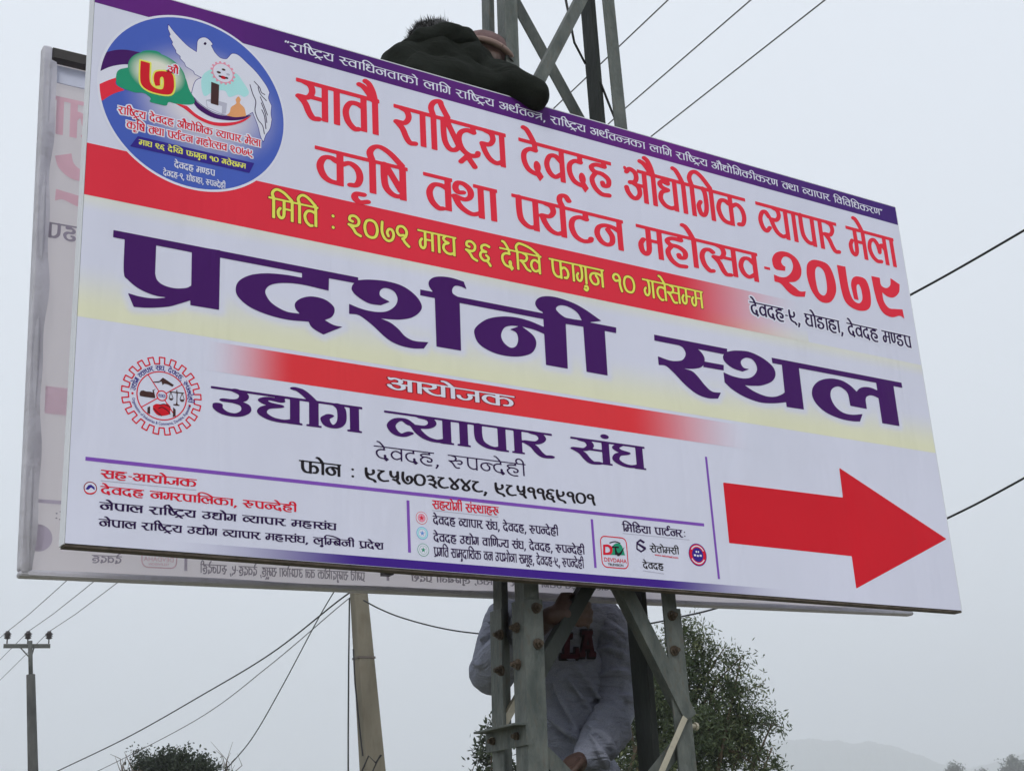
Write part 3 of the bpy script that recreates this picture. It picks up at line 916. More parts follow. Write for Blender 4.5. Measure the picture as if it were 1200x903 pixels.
ln('ayojak', 'organiser_lettering', 'A.aa.y.o.j.k', (454, 441), (602.5, 464.8), (480, 446.8), (480, 460.8), (.080, .062, .3, .075, .11), I_WHITE, board, n=34, halo=(.04, I_MAROON))
ln('union', 'organiser_lettering', 'U.dy.o.g v_.y.aa.p.aa.r s.M.gh', (249, 453.6), (754.4, 522.2), (342.5, 464.3), (342.5, 495.6), (.086, .062, .2, .086, .085, True), I_PURPLE, board, n=48)
ln('town', 'address_lettering', 'd.e.v.d.h., ru.p.n_.d.e.h.ii', (438.5, 522), (615.5, 543.3), (611, 542.7), (611, 556.8), (.048, .046, .5, .044, .08), I_DARK, board, n=34)
ln('phone', 'phone_lettering', 'ph.o.n : 9.8.5.7.0.3.8.4.4.8., 9.8.5.1.1.6.9.1.0.1', (350.8, 539.3), (697, 578.0), (365, 541), (365, 555.6), MED, I_BLACK, board, n=34)
ln('co', 'co_organiser_lettering', 's.h.-.A.aa.y.o.j.k', (118.7, 550.3), (230.5, 561.3), (130, 551.7), (130, 561), HEAVY, I_CRIM, board, n=28)
ln('co1', 'co_organiser_lettering', 'd.e.v.d.h n.g.r.p.aa.i.l.k.aa.. ru.p.n_.d.e.h.ii'.replace('aa..', 'aa.,'), (118, 570.3), (347.5, 590), (187, 576.6), (187, 585.4), HEAVY, I_CRIM, board, n=28)
ln('co2', 'co_organiser_lettering', 'n.e.p.aa.l r.aa.i.Sh_.T^.y U.dy.o.g v_.y.aa.p.aa.r m.h.aa.s.M.gh', (116.7, 589.2), (394.2, 611.7), (128, 590.6), (128, 599.3), MED, I_DARK, board, n=28)
ln('co3', 'co_organiser_lettering', 'n.e.p.aa.l r.aa.i.Sh_.T^.y U.dy.o.g v_.y.aa.p.aa.r m.h.aa.s.M.gh., l.u.i.m_.b.n.ii pr.d.e.sh', (115.8, 609.2), (449.2, 634.2), (124, 610), (124, 618.6), MED, I_DARK, board, n=28)
ln('sp0', 'supporter_lettering', 's.h.y.o.g.ii s.M.s_.th.aa.h.ruu', (506.4, 586), (584.4, 593.6), (520, 587.5), (520, 597), MED, I_CRIM, board, n=28)
ln('sp1', 'supporter_lettering', 'd.e.v.d.h v_.y.aa.p.aa.r s.M.gh., d.e.v.d.h., ru.p.n_.d.e.h.ii', (507, 604.4), (653.6, 617.6), (518, 605.5), (518, 615), MED, I_DARK, board, n=28)
ln('sp2', 'supporter_lettering', 'd.e.v.d.h U.dy.o.g v.aa.i.N.j_.y s.M.gh., d.e.v.d.h., ru.p.n_.d.e.h.ii', (507.6, 625.6), (684.4, 639), (518, 626.5), (518, 636), MED, I_DARK, board, n=28)
ln('sp3', 'supporter_lettering', 'pr.g.i.t s.aa.m.u.d.aa.i.y.k v.n U.p.bh.o.kt.aa s.m.uu.h., d.e.v.d.h.-.9., ru.p.n_.d.e.h.ii', (508, 641), (683.6, 655), (512, 641.6), (512, 652), MED, I_DARK, board, n=28)
ln('md0', 'media_lettering', 'i.m.i.D.y.aa p.aa.T.rp.n.r.:', (728.7, 613.2), (804, 621.3), (732, 614), (732, 622.6), MED, I_DARK, board, n=28)
ln('md1', 'media_lettering', 's.e.t.o.m.s.ii', (761, 638.3), (795.2, 642.2), (783.5, 641), (783.5, 648.4), (.078, .07, .3, .07, .11), I_BLACK, board, n=26)
ln('md2', 'media_lettering', 'd.e.v.d.h', (752.8, 657.8), (777.2, 659.9), (764, 658.6), (764, 666), (.085, .075, .3, .08, .12), I_BLACK, board, n=26)
for p, q in (((729.5, 624.2), (808, 632.5)), ((506.4, 597.6), (584, 605.6)), ((118, 563.5), (230, 573.3))):
    a_, b_ = uv(*p), uv(*q)
    flat('underline', np.array([[a_[0], -(a_[1]+b_[1])/2-.001], [b_[0], -(a_[1]+b_[1])/2-.001], [b_[0], -(a_[1]+b_[1])/2+.001], [a_[0], -(a_[1]+b_[1])/2+.001]]), [np.arange(4)[None]], I_GREY, board, .0016)

# --- media logos
def logo_box():
    q = [uvs([p])[0] for p in ((703.2, 626.8), (734, 629.8), (735.8, 666.8), (705.5, 664.2))]
    u0, u1 = min(a[0] for a in q), max(a[0] for a in q)
    v0, v1 = max(a[1] for a in q), min(a[1] for a in q)
    r = .018
    def rr(g, sgn=1):
        P = []
        for cx, cy, a0 in ((u1-r, v0-r, 0), (u0+r, v0-r, 90), (u0+r, v1+r, 180), (u1-r, v1+r, 270)):
            for k in range(7):
                t = math.radians(a0+15*k)
                P.append((cx+(r+g)*math.cos(t), cy+(r+g)*math.sin(t), 1))
        return P
    k = shape_ink([rr(0), rr(-.0032)], .0012)
    V, F = k.mesh()
    root = flat('television_logo', V, F, I_CRIM, board, .0016)
    T = (680, 590, 6.667)
    P = lambda x, y: (680+x/6.667, 590+y/6.667)
    shape('green_hill', [[(228, 398, 1), (235, 360), (262, 318), (295, 308), (325, 330), (350, 402, 1)]], I_GREEN, root, .002, .0012, org=T)
    shape('ridge_line', [], I_BLACK, root, .0024, .0012, strokes=[[(230, 305), (262, 296), (285, 298), (310, 308)]], sw=.0016, org=T)
    shape('letter_d', [[(178, 318, 1), (215, 318), (245, 335), (250, 370), (235, 395), (178, 398, 1)], [(195, 335, 1), (215, 336), (228, 350), (230, 370), (215, 380), (195, 381, 1)]], I_CRIM, root, .003, .0010, org=T)
    latin_at('letter_t', 'T', P(246, 330), P(300, 334), P(246, 396), I_BLACK, root, .003, .03)
    shape('tick_mark', [[(276, 350, 1), (300, 385), (345, 335, 1), (318, 395), (292, 408), (280, 385)]], I_BLACK, root, .0036, .0010, org=T)
    latin_at('logo_lettering', 'DEVDAHA', P(185, 417), P(361, 433), P(185, 449), I_CRIM, root, .003, .01)
    latin_at('logo_lettering', 'TELEVISION', P(215, 462), P(335, 473), P(215, 480), I_BLACK, root, .003, .02)
    return root
LOGO = logo_box()
T = (680, 590, 6.667)
shape('hexagon_logo', [[(468, 274, 1), (505, 298, 1), (494, 310, 1), (468, 293, 1), (450, 304, 1), (512, 340, 1), (513, 355, 1), (475, 380, 1), (437, 355, 1), (437, 300, 1)],
                       [(447, 318, 1), (447, 348, 1), (475, 366, 1), (495, 352, 1)]], I_DARK, board, .003, .0010, org=T)
latin_at('web_lettering', 'www.setomasi.com', (767, 648.2), (794.5, 652), (767, 650.6), I_CRIM, board, .003, .02)
flat('small_print', np.array([(x, -y) for x, y in (uv(753.5, 667.8), uv(778, 671.4), uv(778, 672.4), uv(753.5, 668.6))]), [np.arange(4)[::-1][None]], I_GREY, board, .0022)
def badge(name, px, r, ring, core, label=None):
    c = uv(*px); c = (c[0], -c[1])
    o = disc_flat(name, c, r, ring, board, .0016)
    disc_flat('badge_ring', c, r*.93, core, o, .0019, hole=r*.62)
    return c, o
cB, BADGE = badge('round_seal', (817.5, 649.7), .0345, I_NAVY, I_CRIM)
k_ = Ink(cB[0]-.04, cB[1]-.04, cB[0]+.04, cB[1]+.04, .0008)
for q_ in list(range(35, 150, 13))+list(range(215, 330, 12)):      # lettering of the seal, too small to read
    t_ = math.radians(q_)
    k_.stroke(np.array([[cB[0]+.0265*math.cos(t_-.06), cB[1]+.0265*math.sin(t_-.06)], [cB[0]+.0265*math.cos(t_+.06), cB[1]+.0265*math.sin(t_+.06)]]), .0019, .0019, 0)
for x_, y_, w_ in ((-.004, .009, .003), (.004, .009, .002), (-.011, -.002, .004), (0, -.003, .004), (.011, -.002, .004)):
    k_.box(cB[0]+x_-w_, cB[1]+y_-.0028, cB[0]+x_+w_, cB[1]+y_+.0028)
flat('seal_marks', *k_.mesh(), I_WHITE, BADGE, .003)
for px, m1, m2 in (((494, 606.6), I_CRIM, I_PINK), ((494.8, 624.4), I_SKYB, I_WHITE), ((496, 644), I_GREEN, I_WHITE)):
    c = uv(*px); c = (c[0], -c[1])
    o = disc_flat('supporter_seal', c, .0172, m1, board, .0016)
    disc_flat('seal_field', c, .0158, I_WHITE if m1 is not I_SKYB else I_LBLUE, o, .0019, hole=.0115)
    disc_flat('seal_centre', c, .0108, m2, o, .0019)
    t_ = np.linspace(0, 2*math.pi, 11)[:-1]
    star = np.stack([c[0]+np.where(np.arange(10) % 2, .003, .0082)*np.sin(t_), c[1]+np.where(np.arange(10) % 2, .003, .0082)*np.cos(t_)], 1)
    flat('seal_star', star, [np.arange(10)[::-1][None]], m1, o, .0025)
c = uv(105.8, 571.6); c = (c[0], -c[1])
o = disc_flat('national_seal', c, .0155, I_MAROON, board, .0016)
disc_flat('seal_field', c, .0132, I_WHITE, o, .0019)
shape('seal_mountain', [[(120, 318, 1), (140, 290, 1), (160, 285, 1), (185, 305, 1), (186, 325, 1), (160, 305, 1), (140, 322, 1)]], I_NAVY, o, .0023, .0008, org=(80, 520, 6))
shape('seal_ribbon', [[(112, 318, 1), (130, 338), (155, 344), (180, 338), (197, 322, 1), (195, 335, 1), (175, 350), (155, 354), (130, 350), (112, 332, 1)]], I_CRIM, o, .0026, .0008, org=(80, 520, 6))

# --- the round fair emblem, top left
def emblem():
    q = [np.array(uv(*p)) for p in ((114.2, 100), (334, 146), (200, 13.3), (253, 229))]
    c = np.array([(q[0][0]+q[1][0])/2, -(q[2][1]+q[3][1])/2])
    R = ((q[1][0]-q[0][0])/2+(q[3][1]-q[2][1])/2)/2
    root = disc_flat('round_emblem', c, R, I_WHITE, board, .0020, 120)
    root['label'] = 'round blue fair emblem with a dove, top left'
    # blue field with a pale centre
    n, kk = 96, 14
    V = np.vstack([disc(c, R*.975*(i+.001)/kk, n=n) for i in range(kk+1)])
    i = np.arange(n); j = (i+1) % n
    FF = [np.stack([a*n+i, (a+1)*n+i, (a+1)*n+j, a*n+j], 1) for a in range(kk)]
    fld = flat('blue_field', V, FF, PRINT, root, .0024)
    ca = fld.data.color_attributes.new('print', 'FLOAT_COLOR', 'POINT')
    blue, pale = np.array(alb(62, 84, 165)), np.array(alb(196, 192, 222))
    cc = np.ones((len(V), 4))
    for m_, (x, y) in enumerate(V):
        dx, dy = (x-c[0]-.03)/R, (y-c[1])/R
        rr = math.hypot(dx*.95, (dy-.02)*1.15)
        cc[m_, :3] = mixc(pale, blue, sm(.20, .86, rr))
    ca.data.foreach_set('color', cc.ravel())
    A, D2, C2 = (105, 0, 6.946), (180, 20, 5.644), (110, 110, 5.217)
    def clipc(k):   # keep inside the disc
        X, Y = np.meshgrid(k.x0+k.c*np.arange(k.nx), k.y0+k.c*np.arange(k.ny))
        k.f = np.maximum(k.f, (np.hypot(X-c[0], Y-c[1])-R*.975)).astype(np.float32)
        return k
    def sh(name, loops, m, off, org, cell=.0014, iso=0., clip=False):
        k = shape_ink([uvs(l, *org) for l in loops], cell)
        if clip: clipc(k)
        V, F = k.mesh(iso)
        return flat(name, V, F, m, root, off)
    sh('white_ribbon', [[(40, 605, 1), (160, 548), (270, 527), (360, 526, 1), (345, 560, 1), (220, 632), (140, 660), (40, 705, 1)]], I_WHITE, .0028, A, clip=True)
    sh('purple_ribbon', [[(60, 455, 1), (108, 437), (200, 411), (300, 408), (425, 432, 1), (345, 530, 1), (270, 527), (160, 548), (30, 610, 1)]], I_PURPLE, .0032, A, clip=True)
    sh('red_ribbon', [[(40, 705, 1), (140, 660), (220, 632, 1), (215, 690), (285, 735, 1), (180, 772), (60, 850, 1)]], I_RED, .0032, A, clip=True)
    sh('white_ribbon', [[(125, 575, 1), (240, 505, 1), (300, 575), (400, 635), (500, 655), (650, 648, 1), (560, 705), (450, 722), (340, 698), (250, 645)]], I_WHITE, .0028, D2)
    sh('purple_ribbon', [[(238, 508, 1), (262, 528), (300, 575), (400, 638), (500, 657), (580, 658), (652, 648, 1), (580, 680), (480, 684), (380, 662), (300, 615), (262, 570, 1)]], I_PURPLE, .0046, D2)
    sh('red_ribbon', [[(130, 567, 1), (220, 590, 1), (290, 650), (380, 692), (470, 700), (560, 690), (650, 652, 1), (590, 695), (500, 720), (400, 718), (300, 680), (200, 606, 1)]], I_RED, .0046, D2)
    DOVE = [(97, 52, 1), (140, 108), (220, 190), (285, 235, 1), (288, 190), (292, 160), (310, 142), (340, 138), (368, 155), (390, 182, 1), (378, 190, 1), (388, 208, 1), (405, 238), (440, 272), (480, 280), (498, 265), (520, 245), (560, 255),
                       (620, 310), (680, 370), (740, 450), (765, 500, 1), (758, 540), (778, 588, 1), (774, 640), (780, 680, 1), (768, 740), (740, 780, 1), (725, 825, 1), (708, 790), (690, 720), (655, 630, 1), (600, 655), (500, 652), (400, 630), (310, 575), (250, 512, 1), (275, 430),
                       (318, 402, 1), (272, 378, 1), (265, 360, 1), (214, 328, 1), (205, 305, 1), (176, 275, 1), (178, 262, 1), (148, 236, 1), (148, 222, 1), (122, 180, 1), (128, 170, 1), (105, 128, 1), (112, 118, 1), (96, 80, 1)]
    dv = sh('dove', [DOVE], I_WHITE, .0034, D2)
    k_ = shape_ink([uvs(DOVE, *D2)], .0011); V, F = k_.mesh(.0016); flat('dove_outline', V, F, I_NAVY, root, .0031)
    sh('dove_eye', [[(330, 178), (340, 168), (350, 178), (340, 188)]], I_DARK, .0040, D2, .0007)
    k = shape_ink([], .0009, [spline([p[:2] for p in uvs(s, *D2)], 5) for s in ([(637, 450), (655, 510), (675, 560), (670, 620), (690, 680), (720, 720), (732, 775)], [(665, 428), (700, 468), (712, 500), (735, 515)],
         [(690, 465), (705, 510), (745, 555)], [(705, 530), (730, 590), (752, 650)], [(712, 570), (738, 640), (748, 700)], [(715, 615), (733, 660), (742, 740)])], .0013)
    V, F = k.mesh(); flat('feather_lines', V, F, I_DARK, root, .0040)
    sh('blue_hills', [[(315, 420), (330, 380), (370, 352), (420, 345), (540, 372), (590, 430), (630, 500, 1), (600, 530), (560, 515), (500, 530), (470, 490), (400, 490), (340, 525), (318, 480)]], I_LBLUE, .0038, D2)
    sh('stone_base', [[(345, 550, 1), (380, 543, 1), (485, 572, 1), (478, 640, 1), (455, 645, 1), (352, 600, 1)]], I_GREY, .0042, D2)
    sh('stone_base_face', [[(350, 556, 1), (452, 592, 1), (450, 638, 1), (356, 597, 1)]], I_WHITE, .0044, D2)
    sh('dark_slab', [[(380, 430, 1), (433, 450, 1), (428, 588, 1), (377, 573, 1)]], I_BROWN, .0050, D2)
    sh('orange_figure', [[(560, 527), (575, 548), (570, 572), (600, 605), (612, 657, 1), (540, 664), (480, 652, 1), (502, 632), (512, 598), (545, 574), (542, 548)]], I_ORANGE, .0050, D2)
    # little cog seal on the dove's breast
    g = np.array(uvs([(458, 372)], *D2)[0])
    rg = abs(uvs([(540, 395)], *D2)[0][0]-g[0])
    t = np.linspace(0, 2*math.pi, 96, endpoint=False)
    cog = np.stack([g[0]+(rg*np.where((np.arange(96)//3) % 2, 1, .86))*np.cos(t), g[1]+(rg*np.where((np.arange(96)//3) % 2, 1, .86))*np.sin(t)], 1)
    sc_ = flat('cog_seal', cog, [np.arange(96)[None]], I_PINK, root, .0042)
    disc_flat('cog_field', g, rg*.78, I_WHITE, root, .0046)
    for (x, y, rr, m_) in ((430, 368, .006, I_BROWN), (462, 350, .0055, I_BROWN), (492, 382, .0055, I_GREY), (460, 402, .0085, I_ARROW), (440, 395, .005, I_BLACK), (482, 405, .005, I_BLACK)):
        p = np.array(uvs([(x, y)], *D2)[0]); flat('cog_detail', disc(p, rr, rr*.6, 14), [np.arange(14)[None]], m_, root, .0050)
    mp = [[(420, 425), (480, 413), (560, 425), (610, 475), (690, 530), (725, 570), (735, 610), (780, 640), (810, 730), (850, 805), (838, 850), (720, 850), (645, 833), (622, 862), (550, 848), (490, 830), (495, 800), (440, 760), (370, 755), (320, 740), (270, 720), (222, 690), (215, 620), (240, 570), (330, 545), (350, 500), (370, 470)]]
    sh('green_map', mp, I_GREEN, .0048, A)
    glow = disc(np.array(uvs([(548, 600)], *A)[0]), .078, .062, 60)
    go = flat('map_glow', np.vstack([glow, disc(np.array(uvs([(548, 600)], *A)[0]), .045, .034, 60)]), [np.stack([np.arange(60)+60, np.arange(60), (np.arange(60)+1) % 60, (np.arange(60)+1) % 60+60], 1), np.arange(60, 120)[None]], PRINT, root, .0052)
    ca = go.data.color_attributes.new('print', 'FLOAT_COLOR', 'POINT')
    cc = np.ones((120, 4)); cc[:60, :3] = alb(32, 128, 98); cc[60:, :3] = alb(222, 226, 186)
    ca.data.foreach_set('color', cc.ravel())
    sev = [[(415, 497, 1), (490, 518, 1), (487, 640), (500, 690), (540, 722), (590, 728), (603, 690), (600, 640), (585, 628), (572, 645), (572, 700, 1), (535, 702, 1), (522, 660), (525, 610), (550, 585), (620, 585), (670, 605), (685, 660), (682, 735), (650, 772), (560, 765), (470, 735), (418, 685), (410, 600)]]
    sh('numeral_outline', sev, I_YELL, .0058, A, iso=.0045)
    sh('numeral', sev, I_ARROW, .0064, A)
    for nm, tx, pl, pr, tp, bt, stl, m_, ha in (
        ('emblem_lettering', 'A.aup', (196.6, 77.5), (209, 80), (200, 78), (200, 85.5), HEAVY, I_CRIM, (.12, I_WHITE)),
        ('emblem_lettering', 'r.aa.i.Sh_.T^.y d.e.v.d.h A.aup.dy.o.i.g.k v_.y.aa.p.aa.r m.e.l.aa', (138.8, 123.4), (305.1, 165.6), (171, 129), (171, 137.5), HEAVY, I_CRIM, (.14, I_WHITE)),
        ('emblem_lettering', 'k.R.i.Sh t.th.aa p.y.rp.T.n m.h.o.t_.s.v 2.0.7.9', (148.3, 141.6), (296, 176.5), (171, 147), (171, 155.4), HEAVY, I_CRIM, (.14, I_WHITE)),
        ('emblem_lettering', 'd.e.v.d.h m.N_.D.p', (204, 190), (251.8, 198.8), (250, 198.6), (250, 205.6), MED, I_WHITE, None),
        ('emblem_lettering', 'd.e.v.d.h.-.9r., gh.o.D.aa.h.aa., ru.p.n_.d.e.h.ii', (191, 201), (264, 213), (262, 213), (262, 219.4), MED, I_WHITE, None)):
        line(nm, tx, pl, pr, tp, bt, stl, m_, root, .0066, 24, ha)
    sh('date_strip', [[(268, 260, 1), (980, 425, 1), (950, 485, 1), (220, 322, 1)]], I_NAVY, .0050, C2)
    line('emblem_lettering', 'm.aa.gh 2.6 d.e.i.kh ph.aa.g.u.n 1.0 g.t.e.s.m_.m', (162.7, 164.2), (287.9, 191.8), (175, 167), (175, 173), MED, I_YELL, root, .0066, 24)
    return root
emblem()

# --- the organiser's cog seal
def cog_seal():
    G7 = (130, 400, 7.525)
    c = np.array(uvs([(449, 478)], *G7)[0])
    e = [np.array(uvs([p], *G7)[0]) for p in ((97, 430), (800, 520), (465, 138), (470, 818))]
    R = ((e[1][0]-e[0][0])+(e[2][1]-e[3][1]))/4
    t = []
    N = 21
    for i in range(N):
        a = 2*math.pi*i/N+.1
        h = math.pi/N
        for da, r in ((-.5*h, .83), (-.46*h, 1.), (.46*h, 1.), (.5*h, .83)):
            t.append((c[0]+R*r*math.cos(a+da), c[1]+R*r*math.sin(a+da)))
    k = Ink(c[0]-R*1.1, c[1]-R*1.1, c[0]+R*1.1, c[1]+R*1.1, .0011)
    k.stroke(np.array(t+t[:1]), .0017, .0017, 0)
    for rr in (.62, .125):
        k.stroke(disc(c, R*rr)[list(range(72))+[0]], .0015, .0015, 0)
    for a in (40, 130, 220, 310):
        a = math.radians(a-4)
        k.stroke(np.array([c+R*.125*np.array([math.cos(a), math.sin(a)]), c+R*.62*np.array([math.cos(a), math.sin(a)])]), .0013, .0013, 0)
    V, F = k.mesh()
    root = flat('cog_seal', V, F, I_CRIM, board, .0016)
    root['label'] = 'round cog-wheel seal of the organiser, lower left'
    arc_line('seal_lettering', 'U.dy.o.g v_.y.aa.p.aa.r s.M.gh., d.e.v.d.h., ru.p.n_.d.e.h.ii', c, R*.66, 176, -6, R*.125, HEAVY, I_NAVY, root, .0022, 22)
    V, F, asp = latin('Organization of Industries & Commerce, Devdaha, Rupandehi', .01)
    th = np.radians(192+156*V[:, 0]); r = R*.78-V[:, 1]*R*.10
    byk = {}
    for f in F: byk.setdefault(len(f), []).append(f)
    flat('seal_lettering', np.stack([c[0]+r*np.cos(th), c[1]+r*np.sin(th)], 1), [np.array(x) for x in byk.values()], I_NAVY, root, .0022)
    for a in (183, -13):
        a = math.radians(a); disc_flat('seal_dot', c+R*.73*np.array([math.cos(a), math.sin(a)]), R*.03, I_CRIM, root, .0022, 14)
    kk, wd = write_line('2.0.6.3', MED, 1/20)
    V, F = kk.mesh()
    flat('seal_lettering', np.stack([c[0]-R*.09+V[:, 0]/wd*R*.18, c[1]-R*.04+V[:, 1]*R*.08], 1), F, I_NAVY, root, .0022)
    s = lambda nm, l, m_, off=.0022: shape(nm, l, m_, root, off, .0009, org=G7)
    s('mountain', [[(362, 355, 1), (395, 352, 1), (425, 350, 1), (458, 318, 1), (490, 340, 1), (520, 360, 1), (556, 385, 1), (540, 398, 1), (500, 378, 1), (470, 372, 1), (455, 385, 1), (445, 352, 1), (420, 362, 1), (380, 362, 1)]], I_BROWN)
    s('factory', [[(252, 455, 1), (262, 435, 1), (285, 430, 1), (310, 440, 1), (345, 442, 1), (372, 450, 1), (365, 430, 1), (400, 416, 1), (378, 432, 1), (390, 485, 1), (390, 500, 1), (300, 488, 1), (255, 480, 1)]], I_BROWN)
    s('scales', [[(510, 438, 1), (575, 445, 1), (578, 425, 1), (584, 425, 1), (586, 445, 1), (645, 452, 1), (645, 460, 1), (588, 455, 1), (586, 545), (605, 560), (600, 568, 1), (550, 562, 1), (552, 552), (575, 543), (578, 455, 1), (510, 446, 1)]], I_BROWN)
    s('scale_pan', [[(510, 498, 1), (550, 502, 1), (540, 518), (520, 516)]], I_BROWN)
    s('scale_pan', [[(605, 508, 1), (648, 512, 1), (638, 530), (615, 528)]], I_BROWN)
    shape('scale_strings', [], I_BROWN, root, .0022, .0009, strokes=[[(528, 445), (512, 500)], [(528, 445), (548, 502)], [(628, 455), (608, 510)], [(628, 455), (646, 512)]], sw=.0008, org=G7)
    s('handshake', [[(370, 565, 1), (400, 550), (460, 555), (500, 548), (525, 575, 1), (522, 640, 1), (490, 650), (440, 655), (400, 640), (370, 600, 1)]], I_ARROW)
    shape('knuckle_lines', [], I_BLACK, root, .0026, .0009, strokes=[[(375, 590), (410, 625), (445, 655)], [(420, 590), (450, 580), (500, 610), (520, 640)], [(430, 560), (470, 552), (520, 578)]], sw=.0011, org=G7)
    s('sleeve', [[(322, 580, 1), (345, 570, 1), (345, 640, 1), (320, 630, 1)]], I_BROWN)
    s('sleeve', [[(548, 580, 1), (570, 600, 1), (570, 655, 1), (545, 668, 1)]], I_BROWN)
cog_seal()

# ================================================================ REAR HOARDING (we see its back)
DB = .335
bq = {k: uv(*p, DB) for k, p in dict(TL=(60, 48), BL=(23, 678), BR=(1065, 720)).items()}
ru0, ru1 = (bq['TL'][0]+bq['BL'][0])/2, bq['BR'][0]
rv0, rv1 = bq['TL'][1]+.004, (bq['BL'][1]+bq['BR'][1])/2
print('REAR', bq, BW, BH)
rear = empty('billboard', wp((ru0+ru1)/2, rv1, DB), 'back of a second billboard behind the front one, mirrored print showing faintly through its cloth', 'billboard')
M_BACK = mat('flex_back', (.80, .76, .80), .6, var=.06, scale=3, bump=.2, bscale=3)
M_WRAP = mat('flex_wrap', (.62, .62, .68), .6, var=.12, scale=9, bump=.5, bscale=12, dirt=.25)
def see_through(m, k):
    """thin cloth that lets daylight through"""
    n = m.node_tree
    bs, o = n.nodes['Principled BSDF'], n.nodes['Material Output']
    tr = n.nodes.new('ShaderNodeBsdfTranslucent')
    tr.inputs[0].default_value = (.92, .85, .90, 1)
    mx = n.nodes.new('ShaderNodeMixShader'); mx.inputs[0].default_value = k
    n.links.new(bs.outputs[0], mx.inputs[1]); n.links.new(tr.outputs[0], mx.inputs[2]); n.links.new(mx.outputs[0], o.inputs['Surface'])
see_through(M_BACK, .80)
def cloth():
    V, F = [], []
    nu, nv = 60, 30
    for j in range(nv+1):
        for i in range(nu+1):
            u, v = i/nu, j/nv
            e = math.sin(math.pi*u)*math.sin(math.pi*v)
            V.append(wp(ru0+.01+(ru1-ru0-.02)*u, rv0+.01+(rv1-rv0-.02)*v, DB+.013+.003*e*math.sin(u*9+v*3)))
    for j in range(nv):
        for i in range(nu):
            a = j*(nu+1)+i; F.append([a, a+1, a+nu+2, a+nu+1])
    return solid('cloth_back', V, F, M_BACK, rear, True)
cloth()
b = MB(); b.box(wp(ru0+.0245, rv0+.030, DB-.022), wp(ru1-.0245, rv0, DB+.011)); b.build('top_rail', M_TUBE, rear)
b = MB()
for u0, u1, v0, v1 in ((ru0-.002, ru0+.024, rv0-.002, rv1-.0135), (ru1-.024, ru1+.002, rv0-.002, rv1-.0135), (ru0-.002, ru1+.002, rv1-.013, rv1+.002)):
    b.box(wp(u0, v1, DB-.024), wp(u1, v0, DB+.011))
b.build('wrapped_rail', M_WRAP, rear, bevel=.006)
# loose folded hem along the left and the bottom
def hem(p, q, inward, wd, name):
    n = 60
    V, F = [], []
    p, q, inward = np.array(p), np.array(q), np.array(inward)
    for i in range(n+1):
        t = i/n
        w_ = wd*(1+.12*math.sin(t*17)+.08*math.sin(t*41+1))
        for s_, dd in ((0, -.001), (.5, .002+.003*math.sin(t*23)), (1, .008+.003*math.sin(t*31+2))):
            x = p+(q-p)*t+inward*w_*s_
            V.append(wp(x[0], x[1], DB-.025+dd))
    for i in range(n):
        for k in range(2):
            F.append([i*3+k, i*3+k+1, i*3+k+4, i*3+k+3])
    return solid(name, V, F, M_WRAP, rear, True)
hem((ru0+.002, rv0+.04), (ru0+.002, rv1-.01), (1, 0), .034, 'folded_hem')
hem((ru0+.02, rv1-.002), (ru1-.02, rv1-.002), (0, -1), .014, 'folded_hem')
b = MB(); b.box(wp(ru0+.036, rv0+.092, DB+.004), wp(ru1-.036, rv0+.038, DB+.0085)); b.build('folded_hem', mat('hem_top', alb(176, 180, 194), .6, var=.08, scale=6), rear)
us = uv(453, 672, DB)[0]
b = MB(); b.box(wp(us-.014, rv1-.05, DB-.02), wp(us+.014, rv0+.036, DB+.010)); b.build('upright', M_TUBE, rear)
see_through(M_WRAP, .2)
G_RED = mat('ghost_red', alb(200, 146, 160), .6, var=.05)
G_DARK = mat('ghost_dark', alb(104, 98, 116), .6, var=.08)
G_PUR = mat('ghost_purple', alb(150, 144, 166), .6, var=.05)
for m_ in (G_RED, G_PUR): see_through(m_, .4)
see_through(G_DARK, .25)
ob, of = origin(board), origin(rear)
def ghost(o, cshift, m, offd=.0095, dv=0.):
    g = o.copy()
    COL.objects.link(g)
    g.parent = rear
    for k in list(g.keys()): del g[k]
    g.scale = (-1, 1, 1)
    yloc = o.data.vertices[0].co.y
    g.location = (2*X0+cshift-ob[0]-of[0], (Y0+DB+offd-of[1])-yloc, ob[2]-of[2]-dv)
    g.material_slots[0].link = 'OBJECT'
    g.material_slots[0].material = m
    if 'label' in g: del g['label']
    return g
cT = ru0+.045+uv(1046.3, 279.2)[0]          # headings run to the same edge
cL = uv(190, 650, DB)[0]+uv(719, 647)[0]    # logos and sponsors sit nearer the middle
print('ghost', cT, cL, uv(55, 632, DB), uv(817.5, 650))
for k in ('head1', 'head2', 'place'): ghost(LINES[k], cT, G_RED if k != 'place' else G_DARK)
ghost(YEAR, cT, G_RED); ghost(TITLE, cT+.3, G_PUR)
for k in ('co', 'co1', 'co2', 'co3', 'sp0', 'sp1', 'sp2', 'sp3', 'md0', 'md1', 'md2'): ghost(LINES[k], cL, G_DARK, dv=-.014)
ghost(LOGO, cL, G_RED, dv=-.014); ghost(BADGE, cL, G_PUR, dv=-.014)
for ch in list(LOGO.children): ghost(ch, cL, G_RED if 'letter' in ch.name else G_PUR, .0092, -.014)
for r_ in RULES: r_ is RULES[3] or ghost(r_, cL, G_PUR, dv=-.014)
rear.rotation_euler.y = math.radians(-1.1)      # hung slightly out of level
def gband(v0, v1, m):
    b = MB(); b.box(wp(ru0+.05, v1, DB+.0098), wp(ru1-.05, v0, DB+.0099)); b.build('faint_band', m, rear)
vg = [uv(70, y, DB)[1] for y in (440, 472)]
G_PINK = mat('ghost_pink', alb(206, 178, 188), .6, var=.05)
see_through(G_PINK, .5)
gband(vg[0], vg[1], G_PINK)
